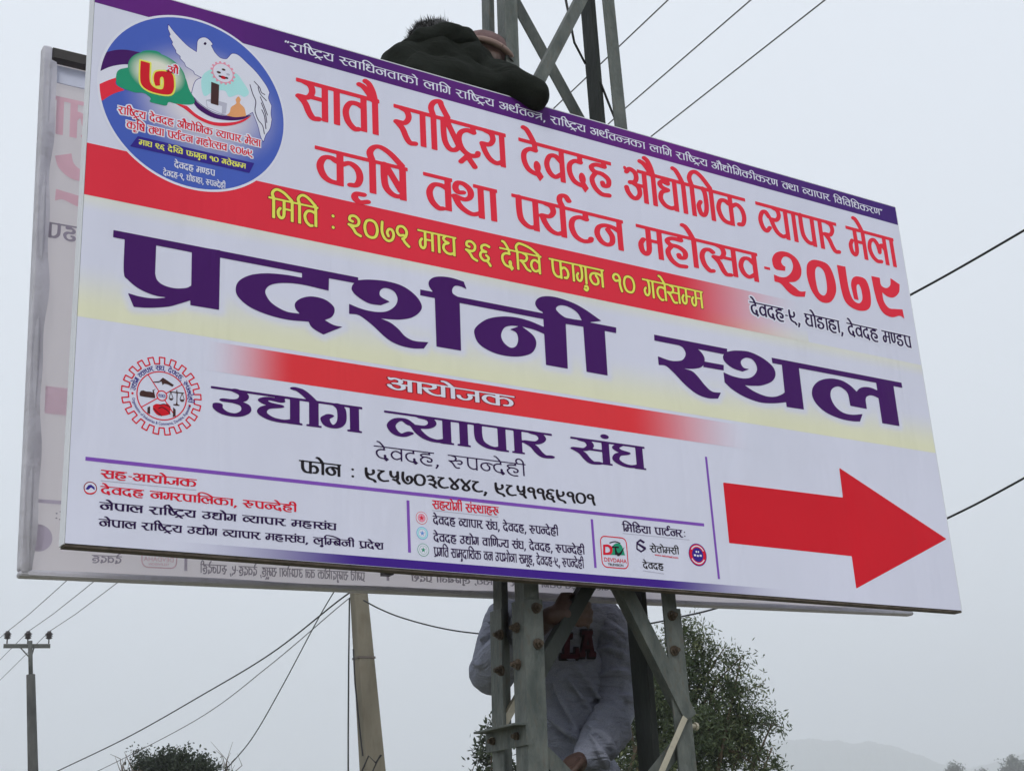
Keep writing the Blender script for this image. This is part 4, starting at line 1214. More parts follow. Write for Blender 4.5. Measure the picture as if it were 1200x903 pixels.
# ================================================================ GROUND AND HILLS
M_GROUND = mat('earth_and_grass', (.24, .21, .16), .95, c2=(.13, .145, .08), scale=.35, bump=.6, bscale=3)
def ground():
    n = 40
    xs = np.sign(np.linspace(-1, 1, n+1))*np.abs(np.linspace(-1, 1, n+1))**3*2600
    V, F = [], []
    for y in xs:
        for x in xs:
            r = math.hypot(x, y)
            V.append((x, y, 0 if r < 30 else .4*math.sin(x*.013)*math.cos(y*.017)*min(1, (r-30)/100)))
    for j in range(n):
        for i in range(n):
            F.append([j*(n+1)+i, j*(n+1)+i+1, (j+1)*(n+1)+i+1, (j+1)*(n+1)+i])
    return tag(solid('ground', V, F, M_GROUND, None, True), 'flat earth and grass ground under the billboards', 'ground', None, 'structure')
ground()
M_HILL = mat('hill_forest', (.045, .065, .04), .95, c2=(.07, .09, .05), scale=.02)
def hills():
    D = 2650.
    prof = [(820, 1005), (860, 900), (895, 874), (930, 866), (965, 866), (1000, 870), (1025, 869), (1060, 878), (1100, 893), (1125, 899), (1150, 897), (1190, 884), (1240, 872), (1300, 880), (1400, 905), (1600, 960)]
    pts = spline(prof, 22)
    pts = pts+np.stack([0*pts[:, 0], rng.normal(0, .55, len(pts))+.8*np.sin(pts[:, 0]*.19)], 1)
    V, F = [], []
    m = 14
    for i, (px, py) in enumerate(pts):
        top = at(px, py, D)
        f = at(px, py, 1.)-CAM
        dirn = np.array([f[0], f[1], 0]); dirn /= np.linalg.norm(dirn)
        h = max(top[2], 0)
        for k in range(m+1):
            t = k/m*2-1
            z = h*(1-abs(t)**1.3)*(1+.10*math.sin(i*.9+k*1.7)*(1-abs(t))*abs(t)*2)
            V.append(top*np.array([1, 1, 0])+dirn*t*300+np.array([0, 0, z-1 if abs(t) == 1 else z]))
    for i in range(len(pts)-1):
        for k in range(m):
            F.append([i*(m+1)+k, i*(m+1)+k+1, (i+1)*(m+1)+k+1, (i+1)*(m+1)+k])
    return tag(solid('hills', V, F, M_HILL, None, True), 'low wooded hills fading into the haze on the horizon', 'hills', None, 'structure')
hills()

# ================================================================ LATTICE TOWER
GALV = mat('galvanised_steel', (.070, .084, .079), .62, .25, c2=(.165, .178, .165), scale=20, bump=.3, bscale=90, dirt=.5, stretch=(1, 1, .4))
GALV_D = mat('dark_steel', (.018, .022, .021), .75, .1, c2=(.036, .042, .038), scale=9, bump=.25, bscale=60, stretch=(1, 1, .35))  # much darker tone than the other steel
GALV_L = mat('lit_steel', (.40, .37, .29), .6, .1, c2=(.50, .47, .38), scale=12, dirt=.3)  # paler steel; light falling on these bars is put into the colour
BOLT = mat('rusty_bolt', (.05, .035, .026), .8, .2, c2=(.11, .085, .06), scale=60)
tower = empty('lattice_tower', wp(uv(705, 880, .2)[0], Z0, .2), 'grey galvanised steel lattice tower standing between the two billboards', 'tower')
dF, dB = .10, .29
def legline(p0, p1, d):
    a, c = uv(*p0, d), uv(*p1, d)      # (u, v)
    def pt(v):
        t = (v-a[1])/(c[1]-a[1])
        return wp(a[0]+(c[0]-a[0])*t, v, d)
    return pt
FL = legline((592, 20), (614, 690), dF)
FR = legline((722, 20), (792, 700), dF)
BL = legline((564.5, 20), (577.5, 690), dB)
BR = legline((681, 20), (735.5, 690), dB)
RX, RY, RZ = np.array([1., 0, 0]), np.array([0, 1., 0]), np.array([0, 0, 1.])
VT, VG = -2.6, Z0+.3
vS = (uv(625, 702, dF)[1]+uv(790, 713, dF)[1])/2
def leg(pt, A, Bv, w, m, dark=False):
    b = MB(); b.angle(pt(VG), pt(VT), A, Bv, w, .007)
    o = b.build('leg', m, tower, bevel=.0015)
    b = MB()
    out = -(np.array(A)+np.array(Bv))*.0075
    p0, p1 = pt(VG)+out, pt(vS)+out
    b.angle(p0, p1, A, Bv, w+.014, .007)
    b.build('leg_splice', m, o, bevel=.0015)
    return o
lFL = leg(FL, RX, RY, .050, GALV)
lFR = leg(FR, -RX, RY, .051, GALV)
lBL = leg(BL, RX, -RY, .048, GALV)
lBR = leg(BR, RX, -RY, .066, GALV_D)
def bolt(p, nrm, r=.0115, parent=None, ln_=.013, root=None):
    b = MB()
    p, nrm = np.array(p, float), np.array(nrm, float)
    b.cyl(p-nrm*.002, p+nrm*.004, r*1.35, 14)
    b.cyl(p+nrm*.0042, p+nrm*(.0042+ln_*.7), r, 6)
    b.cyl(p+nrm*(.0044+ln_*.7), p+nrm*(.0042+ln_*1.5), r*.55, 8)
    return b.build('bolt', BOLT, root or tower)
for px, py in ((628, 712), (630, 754)): bolt(onp(px, py, dF-.0075), -RY)
for px, py in ((787, 721), (790, 762)): bolt(onp(px, py, dF-.0075), -RY)
for px, py in ((603.5, 735), (605.5, 778)):
    p = onp(px, py, dF+.03); bolt(np.array([FL(Z0-p[2])[0]-.0078, p[1], p[2]]), -RX)
for px, py in ((580, 743), (581, 785)):
    p = onp(px, py, dB-.05); bolt(np.array([BL(Z0-p[2])[0]-.0078, p[1], p[2]]), -RX)
# braces of the front face, under the billboard
def brace(p, q, d, w=.052, m=GALV, lip=1, d2=None, name='brace', t=.006):
    a, c = onp(*p, d), onp(*q, d if d2 is None else d2)
    dr = (c-a)/np.linalg.norm(c-a)
    sd_ = np.cross(dr, RY); sd_ /= np.linalg.norm(sd_)
    b = MB(); b.angle(a, c, sd_*lip, RY, w, t, w*.8)
    return b.build(name, m, tower, bevel=.001)
brace((708, 655), (804, 845), dF-.016, .048, GALV, 1)
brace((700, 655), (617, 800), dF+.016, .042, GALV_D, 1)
brace((612, 802), (575, 868), dB-.03, .022, GALV_L, 1, t=.004)
brace((806, 842), (757, 955), dF-.024, .018, GALV_L, -1, name='brace', t=.004)
b = MB(); p = FR(uv(803, 849, dF)[1]); b.cyl(p+RX*.001+RY*.03, p+RX*.052+RY*.03, .007, 8); b.cyl(p+RX*.046+RY*.03, p+RX*.054+RY*.03, .012, 8); b.build('step_bolt', GALV_L, tower)
# batten clip between the left pair of legs
b = MB()
pc0, pc1 = onp(566, 861, dB+.005), onp(614.5, 862, dF-.002)
zc = (pc0[2]+pc1[2])/2
xb = min(BL(Z0-zc)[0], FL(Z0-zc)[0])-.0085
b.angle([xb, dB+Y0+.012, zc+.022], [xb, dF+Y0-.012, zc+.022], -RX, -RZ, .045, .006, .058)
clip = b.build('batten', GALV, tower, bevel=.001)
bolt([xb, dB+Y0-.03, zc-.008], -RX, root=clip); bolt([xb, dF+Y0+.035, zc-.008], -RX, root=clip)
b = MB()
pf, pb = FR(Z0-zc), BR(Z0-zc)
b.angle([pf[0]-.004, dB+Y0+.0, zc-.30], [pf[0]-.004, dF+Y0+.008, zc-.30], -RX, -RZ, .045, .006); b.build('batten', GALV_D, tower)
# X bracing above the billboard, carried on to the tower head
brace((600, -18), (712, 186), dB-.012, .050, GALV, -1)
brace((684, -18), (606, 130), dF+.002, .040, GALV, 1)
def seg(v0, v1, d, P, Q, lip, m=GALV):
    a, c = P(v0), Q(v1)
    dr = (c-a)/np.linalg.norm(c-a)
    sd_ = np.cross(dr, RY); sd_ /= np.linalg.norm(sd_)
    b = MB(); b.angle(a+RY*d, c+RY*d, sd_*lip, RY, .046, .005); b.build('brace', m, tower)
for k, v in enumerate((-.62, -1.25, -1.88)):
    seg(v, v-.63, .004, FL, FR, 1); seg(v, v-.63, .014, FR, FL, -1)
for k, v in enumerate((.55, 1.0)):
    seg(v, v-.45, .020, FL, FR, 1, GALV_D)
for k in range(4):
    v = 1.95+k*.52
    seg(v+.5, v, .010, FL, FR, 1); seg(v+.5, v, .020, FR, FL, -1)
# concrete muff the legs stand in
b = MB(); b.box(FL(Z0)+np.array([-.14, -.14, -.02]), BR(Z0)+np.array([.24, .14, .18])); b.build('footing', mat('concrete', (.30, .29, .27), .9, var=.2, scale=6, bump=.4), tower, bevel=.015)
# brackets holding the two hoardings and the men's foot bars
for v in (.16, 1.36):
    for P in (FL, FR):
        p = P(v)
        b = MB(); b.box([p[0]-.02, Y0+.0345, p[2]-.02], [p[0]+.02, p[1]-.001, p[2]+.02]); b.build('bracket', GALV_D, tower)
        q = BL(v) if P is FL else BR(v)
        b = MB(); b.box([q[0]-.02, q[1]+.001, q[2]-.02], [q[0]+.02, Y0+DB-.025, q[2]+.02]); b.build('bracket', GALV_D, tower)
VF = 1.22
zf = Z0-VF
b = MB()
for dd in (.145, .235):
    b.angle([X0+.35, Y0+dd, zf-.03], [X0+2.15, Y0+dd, zf-.03], RZ*-1, RY, .030, .004)
b.box([X0+.36, Y0+.125, zf-.0295], [X0+2.14, Y0+.27, zf-.001])
b.build('foot_board', mat('plank', (.22, .16, .10), .8, var=.3, scale=3, stretch=(1, 12, 12)), tower)
b = MB(); b.tube([onp(662, -5, .2), onp(667, 20, .21), onp(673, 50, .23), onp(686, 75, .255)], .0045, 6); b.tube([onp(703, 95, .285), onp(712, 118, .27), onp(722, 143, .20)], .0045, 6)
b.build('earth_wire', mat('cable_black', (.02, .02, .02), .6), tower, True)
# ================================================================ PEOPLE
def segs_mesh(segs, n=14):
    V, F = [], []
    def add(v, f):
        k = len(V); V.extend(v); F.extend([[i+k for i in q] for q in f])
    for s in segs:
        if len(s) == 2 or (len(s) == 3 and hasattr(s[2], '__len__') and np.ndim(s[2]) == 2):   # ellipsoid: centre, radii(, axes)
            c, r = np.array(s[0], float), np.array(s[1], float)
            ax = np.array(s[2], float) if len(s) == 3 else np.eye(3)
            v = []
            m = n//2+2
            for i in range(1, m):
                th = math.pi*i/m
                for k in range(n):
                    ph = 2*math.pi*k/n
                    l = np.array([math.sin(th)*math.cos(ph)*r[0], math.sin(th)*math.sin(ph)*r[1], math.cos(th)*r[2]])
                    v.append(c+l@ax)
            top, bot = len(v), len(v)+1
            v += [c+np.array([0, 0, r[2]])@ax, c-np.array([0, 0, r[2]])@ax]
            f = []
            for i in range(m-2):
                for k in range(n):
                    f.append([i*n+k, (i+1)*n+k, (i+1)*n+(k+1) % n, i*n+(k+1) % n])
            for k in range(n):
                f.append([top, k, (k+1) % n]); f.append([bot, (m-2)*n+(k+1) % n, (m-2)*n+k])
            add(v, f)
        else:                       # tapered limb: p0, r0, p1, r1
            p0, r0, p1, r1 = np.array(s[0], float), s[1], np.array(s[2], float), s[3]
            d = p1-p0; L_ = np.linalg.norm(d); d = d/max(L_, 1e-6)
            ref = np.array([0, 0, 1.]) if abs(d[2]) < .9 else np.array([1., 0, 0])
            a = np.cross(d, ref); a /= np.linalg.norm(a); b_ = np.cross(d, a)
            prof = [(-r0*math.cos(t), r0*math.sin(t)) for t in np.linspace(.25, math.pi/2, 4)]+[(L_+r1*math.sin(t), r1*math.cos(t)) for t in np.linspace(0, math.pi/2-.25, 4)]
            v = [p0+d*h+(a*math.cos(2*math.pi*k/n)+b_*math.sin(2*math.pi*k/n))*r for h, r in prof for k in range(n)]
            f = [[i*n+k, i*n+(k+1) % n, (i+1)*n+(k+1) % n, (i+1)*n+k] for i in range(len(prof)-1) for k in range(n)]
            f += [list(range(n))[::-1], [(len(prof)-1)*n+k for k in range(n)]]
            add(v, f)
    return V, F
def flesh(name, segs, m, parent, voxel=.012, smooth=6, cloth=None):
    V, F = segs_mesh(segs)
    o = solid(name, V, F, m, parent, True)
    r = o.modifiers.new('skin', 'REMESH'); r.mode = 'VOXEL'; r.voxel_size = voxel; r.use_smooth_shade = True
    s = o.modifiers.new('soft', 'SMOOTH'); s.factor = .5; s.iterations = smooth
    if cloth:
        for k, (sz, st_) in enumerate(cloth):
            tx = bpy.data.textures.new('folds', 'CLOUDS'); tx.noise_scale = sz; tx.noise_depth = 1
            dm = o.modifiers.new('folds', 'DISPLACE'); dm.texture = tx; dm.strength = st_; dm.mid_level = .5; dm.texture_coords = 'LOCAL'
        s = o.modifiers.new('soft2', 'SMOOTH'); s.factor = .5; s.iterations = 2
    return o
def chain(pts, rs):
    return [(pts[i], rs[i], pts[i+1], rs[i+1]) for i in range(len(pts)-1)]
SKIN = mat('skin', (.060, .030, .021), .5, var=.15, scale=30, bump=.15, bscale=120)
HAIR = mat('black_hair', (.010, .009, .009), .45)
def cloth_mat(name, c, rough=.9, c2=None, weave=900, stretch=None, wr=.6, ws=14):
    m, n, b = _nodes(name)
    b.inputs['Roughness'].default_value = rough
    b.inputs['Specular IOR Level'].default_value = .08
    tc = n.nodes.new('ShaderNodeTexCoord')
    t = n.nodes.new('ShaderNodeTexNoise'); t.inputs['Scale'].default_value = 420; t.inputs['Detail'].default_value = 3
    n.links.new(tc.outputs['Object'], t.inputs['Vector'])
    r = n.nodes.new('ShaderNodeValToRGB')
    r.color_ramp.elements[0].position = .35; r.color_ramp.elements[1].position = .65
    r.color_ramp.elements[0].color = (*c, 1); r.color_ramp.elements[1].color = (*(c2 or c), 1)
    n.links.new(t.outputs['Fac'], r.inputs[0]); n.links.new(r.outputs[0], b.inputs['Base Color'])
    t2 = n.nodes.new('ShaderNodeTexNoise'); t2.inputs['Scale'].default_value = ws; t2.inputs['Detail'].default_value = 3; t2.inputs['Distortion'].default_value = 1.2
    mp = n.nodes.new('ShaderNodeMapping'); mp.inputs['Scale'].default_value = stretch or (1, 1, 1)
    n.links.new(tc.outputs['Object'], mp.inputs[0]); n.links.new(mp.outputs[0], t2.inputs['Vector'])
    bp = n.nodes.new('ShaderNodeBump'); bp.inputs['Strength'].default_value = wr; bp.inputs['Distance'].default_value = .03
    n.links.new(t2.outputs['Fac'], bp.inputs['Height'])
    bp2 = n.nodes.new('ShaderNodeBump'); bp2.inputs['Strength'].default_value = .25; bp2.inputs['Distance'].default_value = .002
    n.links.new(t.outputs['Fac'], bp2.inputs['Height']); n.links.new(bp.outputs[0], bp2.inputs['Normal'])
    n.links.new(bp2.outputs[0], b.inputs['Normal'])
    return m
SWEAT = cloth_mat('grey_marl', (.20, .212, .27), .95, (.275, .29, .35), stretch=(1, 1, 2.4), wr=.7, ws=11)
JACKET = cloth_mat('dark_jacket', (.010, .012, .010), .85, (.018, .021, .017), stretch=(1, 1, 1.6), wr=.45, ws=9)
JEANS = cloth_mat('dark_trousers', (.025, .03, .045), .9, (.04, .045, .06))
SHOE = mat('shoe_rubber', (.03, .028, .026), .6)

def finger(base, d, bend, ln_, r, up):
    """three-jointed finger starting at base; curls from d towards bend"""
    d, bend = np.array(d, float)/np.linalg.norm(d), np.array(bend, float)/np.linalg.norm(bend)
    pts = [np.array(base, float)]
    for k, (f, L_) in enumerate(((.15, .42), (.75, .32), (1.25, .26))):
        v = d*math.cos(f)+bend*math.sin(f)
        pts.append(pts[-1]+v*ln_*L_)
    return chain(pts, [r, r*.95, r*.88, r*.74])
def hand(wrist, axis, side, palm_n, size=.18, curl=1., thumb=1):
    """wrist point, axis = towards the knuckles, side = towards the thumb, palm_n = where the palm faces"""
    ax, sd_, pn = [np.array(v, float)/np.linalg.norm(v) for v in (axis, side, palm_n)]
    S_ = size
    W = np.array(wrist, float)
    seg_ = [((W+ax*.25*S_), (.24*S_, .13*S_, .30*S_), np.array([sd_, pn, ax])), (W, .030, W+ax*.2*S_, .034)]
    for k, (o, L_) in enumerate(((.19, .40), (.065, .45), (-.06, .42), (-.18, .33))):
        seg_ += finger(W+ax*.47*S_+sd_*o*S_, ax, pn*curl+ax*(1-curl), L_*S_*1.05, .0085-.0006*(k == 3), None)
    t0 = W+ax*.16*S_+sd_*.20*S_
    seg_ += chain([t0, t0+(sd_*.8+ax*.5+pn*.2)*.16*S_, t0+(sd_*.7+ax*1.15+pn*.5)*.24*S_, t0+(sd_*.5+ax*1.5+pn*.8)*.30*S_], [.013, .0115, .010, .008])
    return seg_

def head_segs(c, face, up=(0, 0, 1), s=1.):
    f = np.array(face, float)/np.linalg.norm(face); u = np.array(up, float)
    u = u-f*(u@f); u /= np.linalg.norm(u); r = np.cross(f, u)
    c = np.array(c, float)
    A = np.array([r, f, u])
    P = lambda x, y, z: c+(r*x+f*y+u*z)*s
    return [(P(0, -.01, .02), (.075*s, .095*s, .10*s), A), (P(0, .025, -.045), (.058*s, .065*s, .075*s), A), (P(0, .092, -.03), .011*s, P(0, .100, -.045), .015*s),
            (P(.078, -.005, -.015), (.012*s, .02*s, .032*s), A), (P(-.078, -.005, -.015), (.012*s, .02*s, .032*s), A),
            (P(-.02, .078, -.078), .010*s, P(.02, .078, -.078), .010*s), (P(-.035, .078, .015), .013*s, P(.035, .078, .015), .013*s)], P, A

# ---- the man in the grey sweatshirt, behind the rear hoarding
DM = .56
man = empty('person', [onp(655, 900, DM)[0], Y0+DM, zf-.42], 'person in a grey sweatshirt with maroon letters, head hidden, gripping a brace under the billboard', 'person')
hip = onp(655, 930, DM)
zfoot = hip[2]-.86
man.location.z = zfoot
sh_l, sh_r = onp(596, 728, DM), onp(706, 730, DM)
neck = onp(648, 700, DM)
headc = np.array([neck[0], neck[1]-.02, neck[2]+.17])
el_l = onp(577, 787, DM-.05); hand_l = onp(657, 735, dF-.02)
el_r = onp(719, 833, DM-.085); wr_r = onp(690, 884, DM-.20)
hd, HP, HA = head_segs(headc, (-.1, -1, .25))
# hands: the viewer's left one closes over the brace, the other hangs at the waist
br_dir = onp(640, 775, dF)-onp(700, 680, dF); br_dir /= np.linalg.norm(br_dir)
wl = onp(645, 722, dF+.055)
hs = hand(wl, [1, -.28, .10], [-.1, -.2, 1], [.1, .9, -.3], .175, .9)
wr_end = onp(667, 899, DM-.235)
hs2 = hand(wr_r+(wr_end-wr_r)*.55, wr_end-wr_r+np.array([-.02, -.01, -.02]), [.2, -1, .4], [-.3, .4, -.6], .17, .7)
body = flesh('body', hd+[(headc-[0, -.01, .02], .055, neck+np.array([0, .02, -.08]), .060)]
      + [(neck+np.array([0, .02, -.12]), (.16, .085, .16)), ((neck+hip)/2, (.13, .085, .25)), (hip, (.14, .09, .12))]
      + chain([sh_l, el_l, wl], [.045, .036, .027])+chain([sh_r, el_r, wr_r, wr_end], [.045, .036, .028, .028])
      + chain([hip+np.array([-.085, 0, -.02]), hip+np.array([-.10, -.02, -.44]), hip+np.array([-.10, .02, -.80])], [.075, .052, .040])
      + chain([hip+np.array([.085, 0, -.02]), hip+np.array([.10, -.03, -.44]), hip+np.array([.10, .02, -.80])], [.075, .052, .040])
      + hs+hs2, SKIN, man, .0065, 3)
chest = (sh_l+sh_r)/2
def fold(p0, p1, r=.008, sag=.012):
    p0, p1 = np.array(p0), np.array(p1)
    m = (p0+p1)/2+np.array([0, -sag, -sag])
    return chain([p0, m, p1], [r*.5, r, r*.5])
tor = []
wst = onp(664, 900, DM)
tor += [(chest+np.array([0, .01, -.03]), (.175, .11, .13)), (chest*.62+wst*.38, (.170, .115, .19)), (chest*.25+wst*.75, (.165, .12, .18)), (wst+np.array([.01, 0, -.02]), (.175, .12, .10))]
tor += [(sh_l, .075, chest, .11), (sh_r, .075, chest, .11), (neck+np.array([0, .01, .0]), .070, chest+np.array([0, 0, -.03]), .12)]
fl_in = onp(612, 740, .30)
slv_l = chain([sh_l+np.array([-.005, 0, -.01]), el_l, fl_in, wl+np.array([-.05, .05, -.015])], [.080, .072, .062, .048])
slv_r = chain([sh_r+np.array([0, -.01, -.01]), (sh_r+el_r)/2+np.array([.008, -.005, 0]), el_r, (el_r+wr_r)/2+np.array([.008, 0, 0]), wr_r], [.080, .077, .070, .066, .050])
# creases across the sleeves
def limb_folds(p, q, r0, r1, n, tilt):
    out_ = []
    p, q = np.array(p), np.array(q)
    d = (q-p)/np.linalg.norm(q-p)
    a = np.cross(d, RY); a /= np.linalg.norm(a)
    for k in range(n):
        t = (k+.6)/(n+.2)
        c_ = p+(q-p)*t; r = r0+(r1-r0)*t
        ph = (k*1.7) % 1.2-.5
        pts = [c_+(a*math.cos(x)+(-RY)*math.sin(x))*(r+.010)+d*(.028*math.sin(x*1.5+k)+tilt*math.cos(x)*.03) for x in np.linspace(.1+ph*.4, math.pi-.3+ph*.4, 7)]
        out_ += chain(pts, [.004, .010, .014, .015, .013, .010, .004])
    return out_
slv_r += limb_folds(sh_r, el_r, .078, .071, 5, 1)+limb_folds(el_r, wr_r, .070, .052, 6, 1)
slv_l += limb_folds(sh_l, el_l, .08, .072, 5, -1)
cuff = wr_r+(wr_end-wr_r)*.30
slv_r += [(wr_r+(wr_r-el_r)*.02, .050, cuff, .037)]
# long drag lines across the front
tor += fold(onp(672, 774, DM-.118), onp(706, 822, DM-.11), .014, .010)+fold(onp(664, 792, DM-.118), onp(700, 842, DM-.115), .013, .010)+fold(onp(648, 800, DM-.118), onp(682, 868, DM-.125), .012, .008)+fold(onp(690, 742, DM-.10), onp(700, 800, DM-.09), .011, .004)+fold(onp(640, 840, DM-.12), onp(690, 872, DM-.125), .012, .008)
shirt = flesh('sweatshirt', tor, SWEAT, man, .0075, 3, cloth=((.14, .018), (.05, .006)))
shirt['label'] = 'grey marl sweatshirt'
flesh('sleeve', slv_r, SWEAT, shirt, .006, 1, cloth=((.10, .012), (.035, .006)))
flesh('sleeve', slv_l, SWEAT, shirt, .006, 1, cloth=((.10, .012), (.035, .006)))
# waistband
flesh('hem_band', [(wst+np.array([.01, 0, -.115]), (.165, .118, .035))], SWEAT, man, .008, 3)
flesh('trousers', [(hip+np.array([0, 0, -.02]), (.155, .105, .12))]+chain([hip+np.array([-.085, 0, -.03]), hip+np.array([-.10, -.02, -.44]), hip+np.array([-.10, .02, -.79])], [.095, .075, .062])
      + chain([hip+np.array([.085, 0, -.03]), hip+np.array([.10, -.03, -.44]), hip+np.array([.10, .02, -.79])], [.095, .075, .062]), JEANS, man, .014, 6)
for s_ in (-.10, .10):
    flesh('shoe', [(hip+np.array([s_, -.05, -.825]), (.045, .125, .035))], SHOE, man, .012, 3)
flesh('hair', [(HP(0, -.025, .045), (.082, .10, .095), HA)], HAIR, man, .012, 2)
for s_ in (-.03, .03):
    flesh('eye', [(HP(s_, .082, -.005), (.012, .010, .008), HA)], mat('eye_white', (.6, .58, .55), .3), man, .004, 1)
# letters sewn on the chest
def chest_letters():
    dg = bpy.context.evaluated_depsgraph_get()
    ev = shirt.evaluated_get(dg)
    bm = bmesh.new(); bm.from_mesh(ev.to_mesh()); bm.transform(shirt.matrix_world if False else Matrix.Translation(origin(shirt)))
    bvh = BVHTree.FromBMesh(bm)
    def put(name, loops, m, lift):
        k = Ink(-.1, -.1, 1.2, 1.1, .02)
        k.poly([np.array(l, float) for l in loops[1:]])
        V, F = k.mesh()
        x0, y0, x1, y1 = loops[0]
        W, keep = [], []
        for x, y in V:
            px = x0+(x1-x0)*x+(y-.5)*1.0; py = y1+(y0-y1)*y
            h, nn, _, _ = bvh.ray_cast(Vector(onp(px, py, 0.36)), Vector(onp(px, py, .37)-onp(px, py, .36)).normalized(), .6)
            W.append(np.array(h)-np.array([0, lift, 0]) if h is not None else onp(px, py, DM-.13))
        Fs = [list(f) for a in F for f in a]
        o = solid(name, W, Fs, m, man)
        sm_ = o.modifiers.new('thick', 'SOLIDIFY'); sm_.thickness = .002; sm_.offset = 0
    A_ = [(-.05, 0), (.36, 0), (.36, .16), (.28, .16), (.32, .30), (.64, .30), (.68, .16), (.58, .16), (.58, 0), (1.05, 0), (1.05, .16), (.94, .16), (.70, .84), (.78, .84), (.78, 1), (.10, 1), (.10, .84), (.28, .84), (.08, .16), (-.05, .16)]
    hole = [(.37, .44), (.48, .76), (.59, .44)]
    Lq = [(0, 0), (1.0, 0), (1.0, .42), (.80, .42), (.80, .18), (.48, .18), (.48, .84), (.64, .84), (.64, 1), (0, 1), (0, .84), (.18, .84), (.18, .18), (0, .18)]
    BLK, MAR = mat('letter_border', (.02, .015, .02), .9), mat('letter_felt', (.055, .010, .016), .95, var=.25, scale=200)
    def grow(l, g):
        k = Ink(-.4, -.4, 1.5, 1.4, .02)
        return k
    for nm, box, ls in (('letter', (677.5, 739, 695.5, 770), [A_, hole]), ('letter', (655, 742.5, 676, 772), [Lq])):
        cx_, cy_ = (box[0]+box[2])/2, (box[1]+box[3])/2
        k = Ink(-.3, -.3, 1.3, 1.3, .025)
        put(nm, [box]+ls, MAR, .013)
        # dark outline ring a little larger
        kk = Ink(-.3, -.3, 1.3, 1.3, .03)
        kk.poly([np.array(l, float) for l in ls])
        V, F = kk.mesh(.075)
        W = []
        for x, y in V:
            px = box[0]+(box[2]-box[0])*x+(y-.5); py = box[3]+(box[1]-box[3])*y
            h, nn, _, _ = bvh.ray_cast(Vector(onp(px, py, 0.36)), Vector(onp(px, py, .37)-onp(px, py, .36)).normalized(), .6)
            W.append(np.array(h)-np.array([0, .006, 0]) if h is not None else onp(px, py, DM-.128))
        solid('letter_outline', W, [list(f) for a in F for f in a], BLK, man)
    bm.free()
chest_letters()

# ---- the man in the dark jacket leaning over the top edge
def feet(base, dd, m):
    out_ = []
    return out_
pa = empty('person', [onp(545, 100, .2)[0], Y0+.2, zf], 'person in a dark hooded jacket leaning over the billboard top edge, brown cap just showing', 'person')
O = lambda px, py, d: onp(px, py, d)
hipA = np.array([O(520, 300, .17)[0], Y0+.185, zf+.92])
chA = O(535, 82, .17)
shL, shR = O(485, 72, .19), O(585, 88, .14)
elR, wrR = O(622, 110, -.01), O(606, 113, .10)
handR = O(612, 128, -.03)
hA, PA, AA = head_segs(O(569, 78, .17), (.93, .10, -.25), (0, 0, 1), .92)
flesh('body', hA+[(O(560, 88, .18), .05, chA+np.array([0, .03, -.03]), .05), (chA+np.array([0, .03, -.06]), (.12, .06, .09)), ((chA+hipA)/2, (.12, .06, .22)), (hipA, (.13, .075, .12))]
      + chain([shR+np.array([0, .03, -.02]), elR, wrR], [.04, .035, .028])+hand(O(604, 109, .11), [-.7, .3, -.5], [0, -.3, 1], [.2, -.9, -.2], .16, .9)
      + chain([shL, O(470, 170, .18), O(500, 210, .12)], [.05, .04, .03])
      + chain([hipA+np.array([-.08, 0, 0]), hipA+np.array([-.09, -.01, -.45]), hipA+np.array([-.09, .0, -.86])], [.075, .055, .045])
      + chain([hipA+np.array([.08, 0, 0]), hipA+np.array([.09, -.01, -.45]), hipA+np.array([.09, .0, -.86])], [.075, .055, .045]), SKIN, pa, .010, 3)
jk = [(O(525, 100, .09), (.17, .075, .085)), (O(575, 106, .07), (.10, .07, .06)), (O(478, 88, .19), (.10, .10, .10)), (O(510, 76, .18), (.13, .11, .10)), (O(540, 82, .17), (.13, .11, .10)), (O(578, 99, .12), (.09, .09, .075)), ((chA*.7+hipA*.3), (.18, .095, .20)), ((chA*.3+hipA*.7), (.175, .092, .26))]
jk += chain([O(470, 92, .19), O(448, 112, .19), O(452, 190, .17)], [.085, .075, .06])
jk += chain([O(572, 97, .12), O(600, 103, .02), O(625, 110, -.015)], [.074, .064, .052])+chain([O(625, 111, -.01), O(606, 113, .09)], [.050, .045])
jk += fold(O(556, 78, .05), O(600, 98, -.01), .012, .0)+fold(O(530, 62, .07), O(570, 84, .045), .010, .0)+fold(O(480, 88, .07), O(540, 96, .05), .012, .0)+fold(O(500, 66, .075), O(545, 74, .06), .012, .0)+fold(O(585, 84, .03), O(612, 100, -.03), .010, .0)+fold(O(470, 76, .09), O(500, 62, .08), .010, .0)
flesh('jacket', jk, JACKET, pa, .009, 3, cloth=((.11, .028), (.05, .008)))
hood = chain([O(474, 52, .16), O(492, 46, .13), O(520, 42, .11), O(543, 47, .11), O(558, 60, .12)], [.014, .030, .042, .042, .026])
flesh('hood', hood, JACKET, pa, .007, 3, cloth=((.06, .02),))
flesh('trousers', [(hipA, (.145, .085, .13))]+chain([hipA+np.array([-.08, 0, 0]), hipA+np.array([-.09, -.01, -.45]), hipA+np.array([-.09, .0, -.82])], [.085, .07, .055])
      + chain([hipA+np.array([.08, 0, 0]), hipA+np.array([.09, -.01, -.45]), hipA+np.array([.09, .0, -.82])], [.085, .07, .055]), JEANS, pa, .014, 4)
for s_ in (-.09, .09):
    flesh('shoe', [(hipA+np.array([s_, .0, -.885]), (.045, .075, .033))], SHOE, pa, .012, 3)
cpm = mat('cap_cloth', alb(86, 68, 68), .85, var=.2, scale=40)
flesh('cap', [(PA(0, -.005, .055), (.080, .097, .069), AA)], cpm, pa, .006, 2)
b = MB()
def ringpts(z, k, s_): return [PA(.088*k*math.cos(t), -.005+.106*k*math.sin(t), z) for t in np.linspace(0, 2*math.pi, 29)]
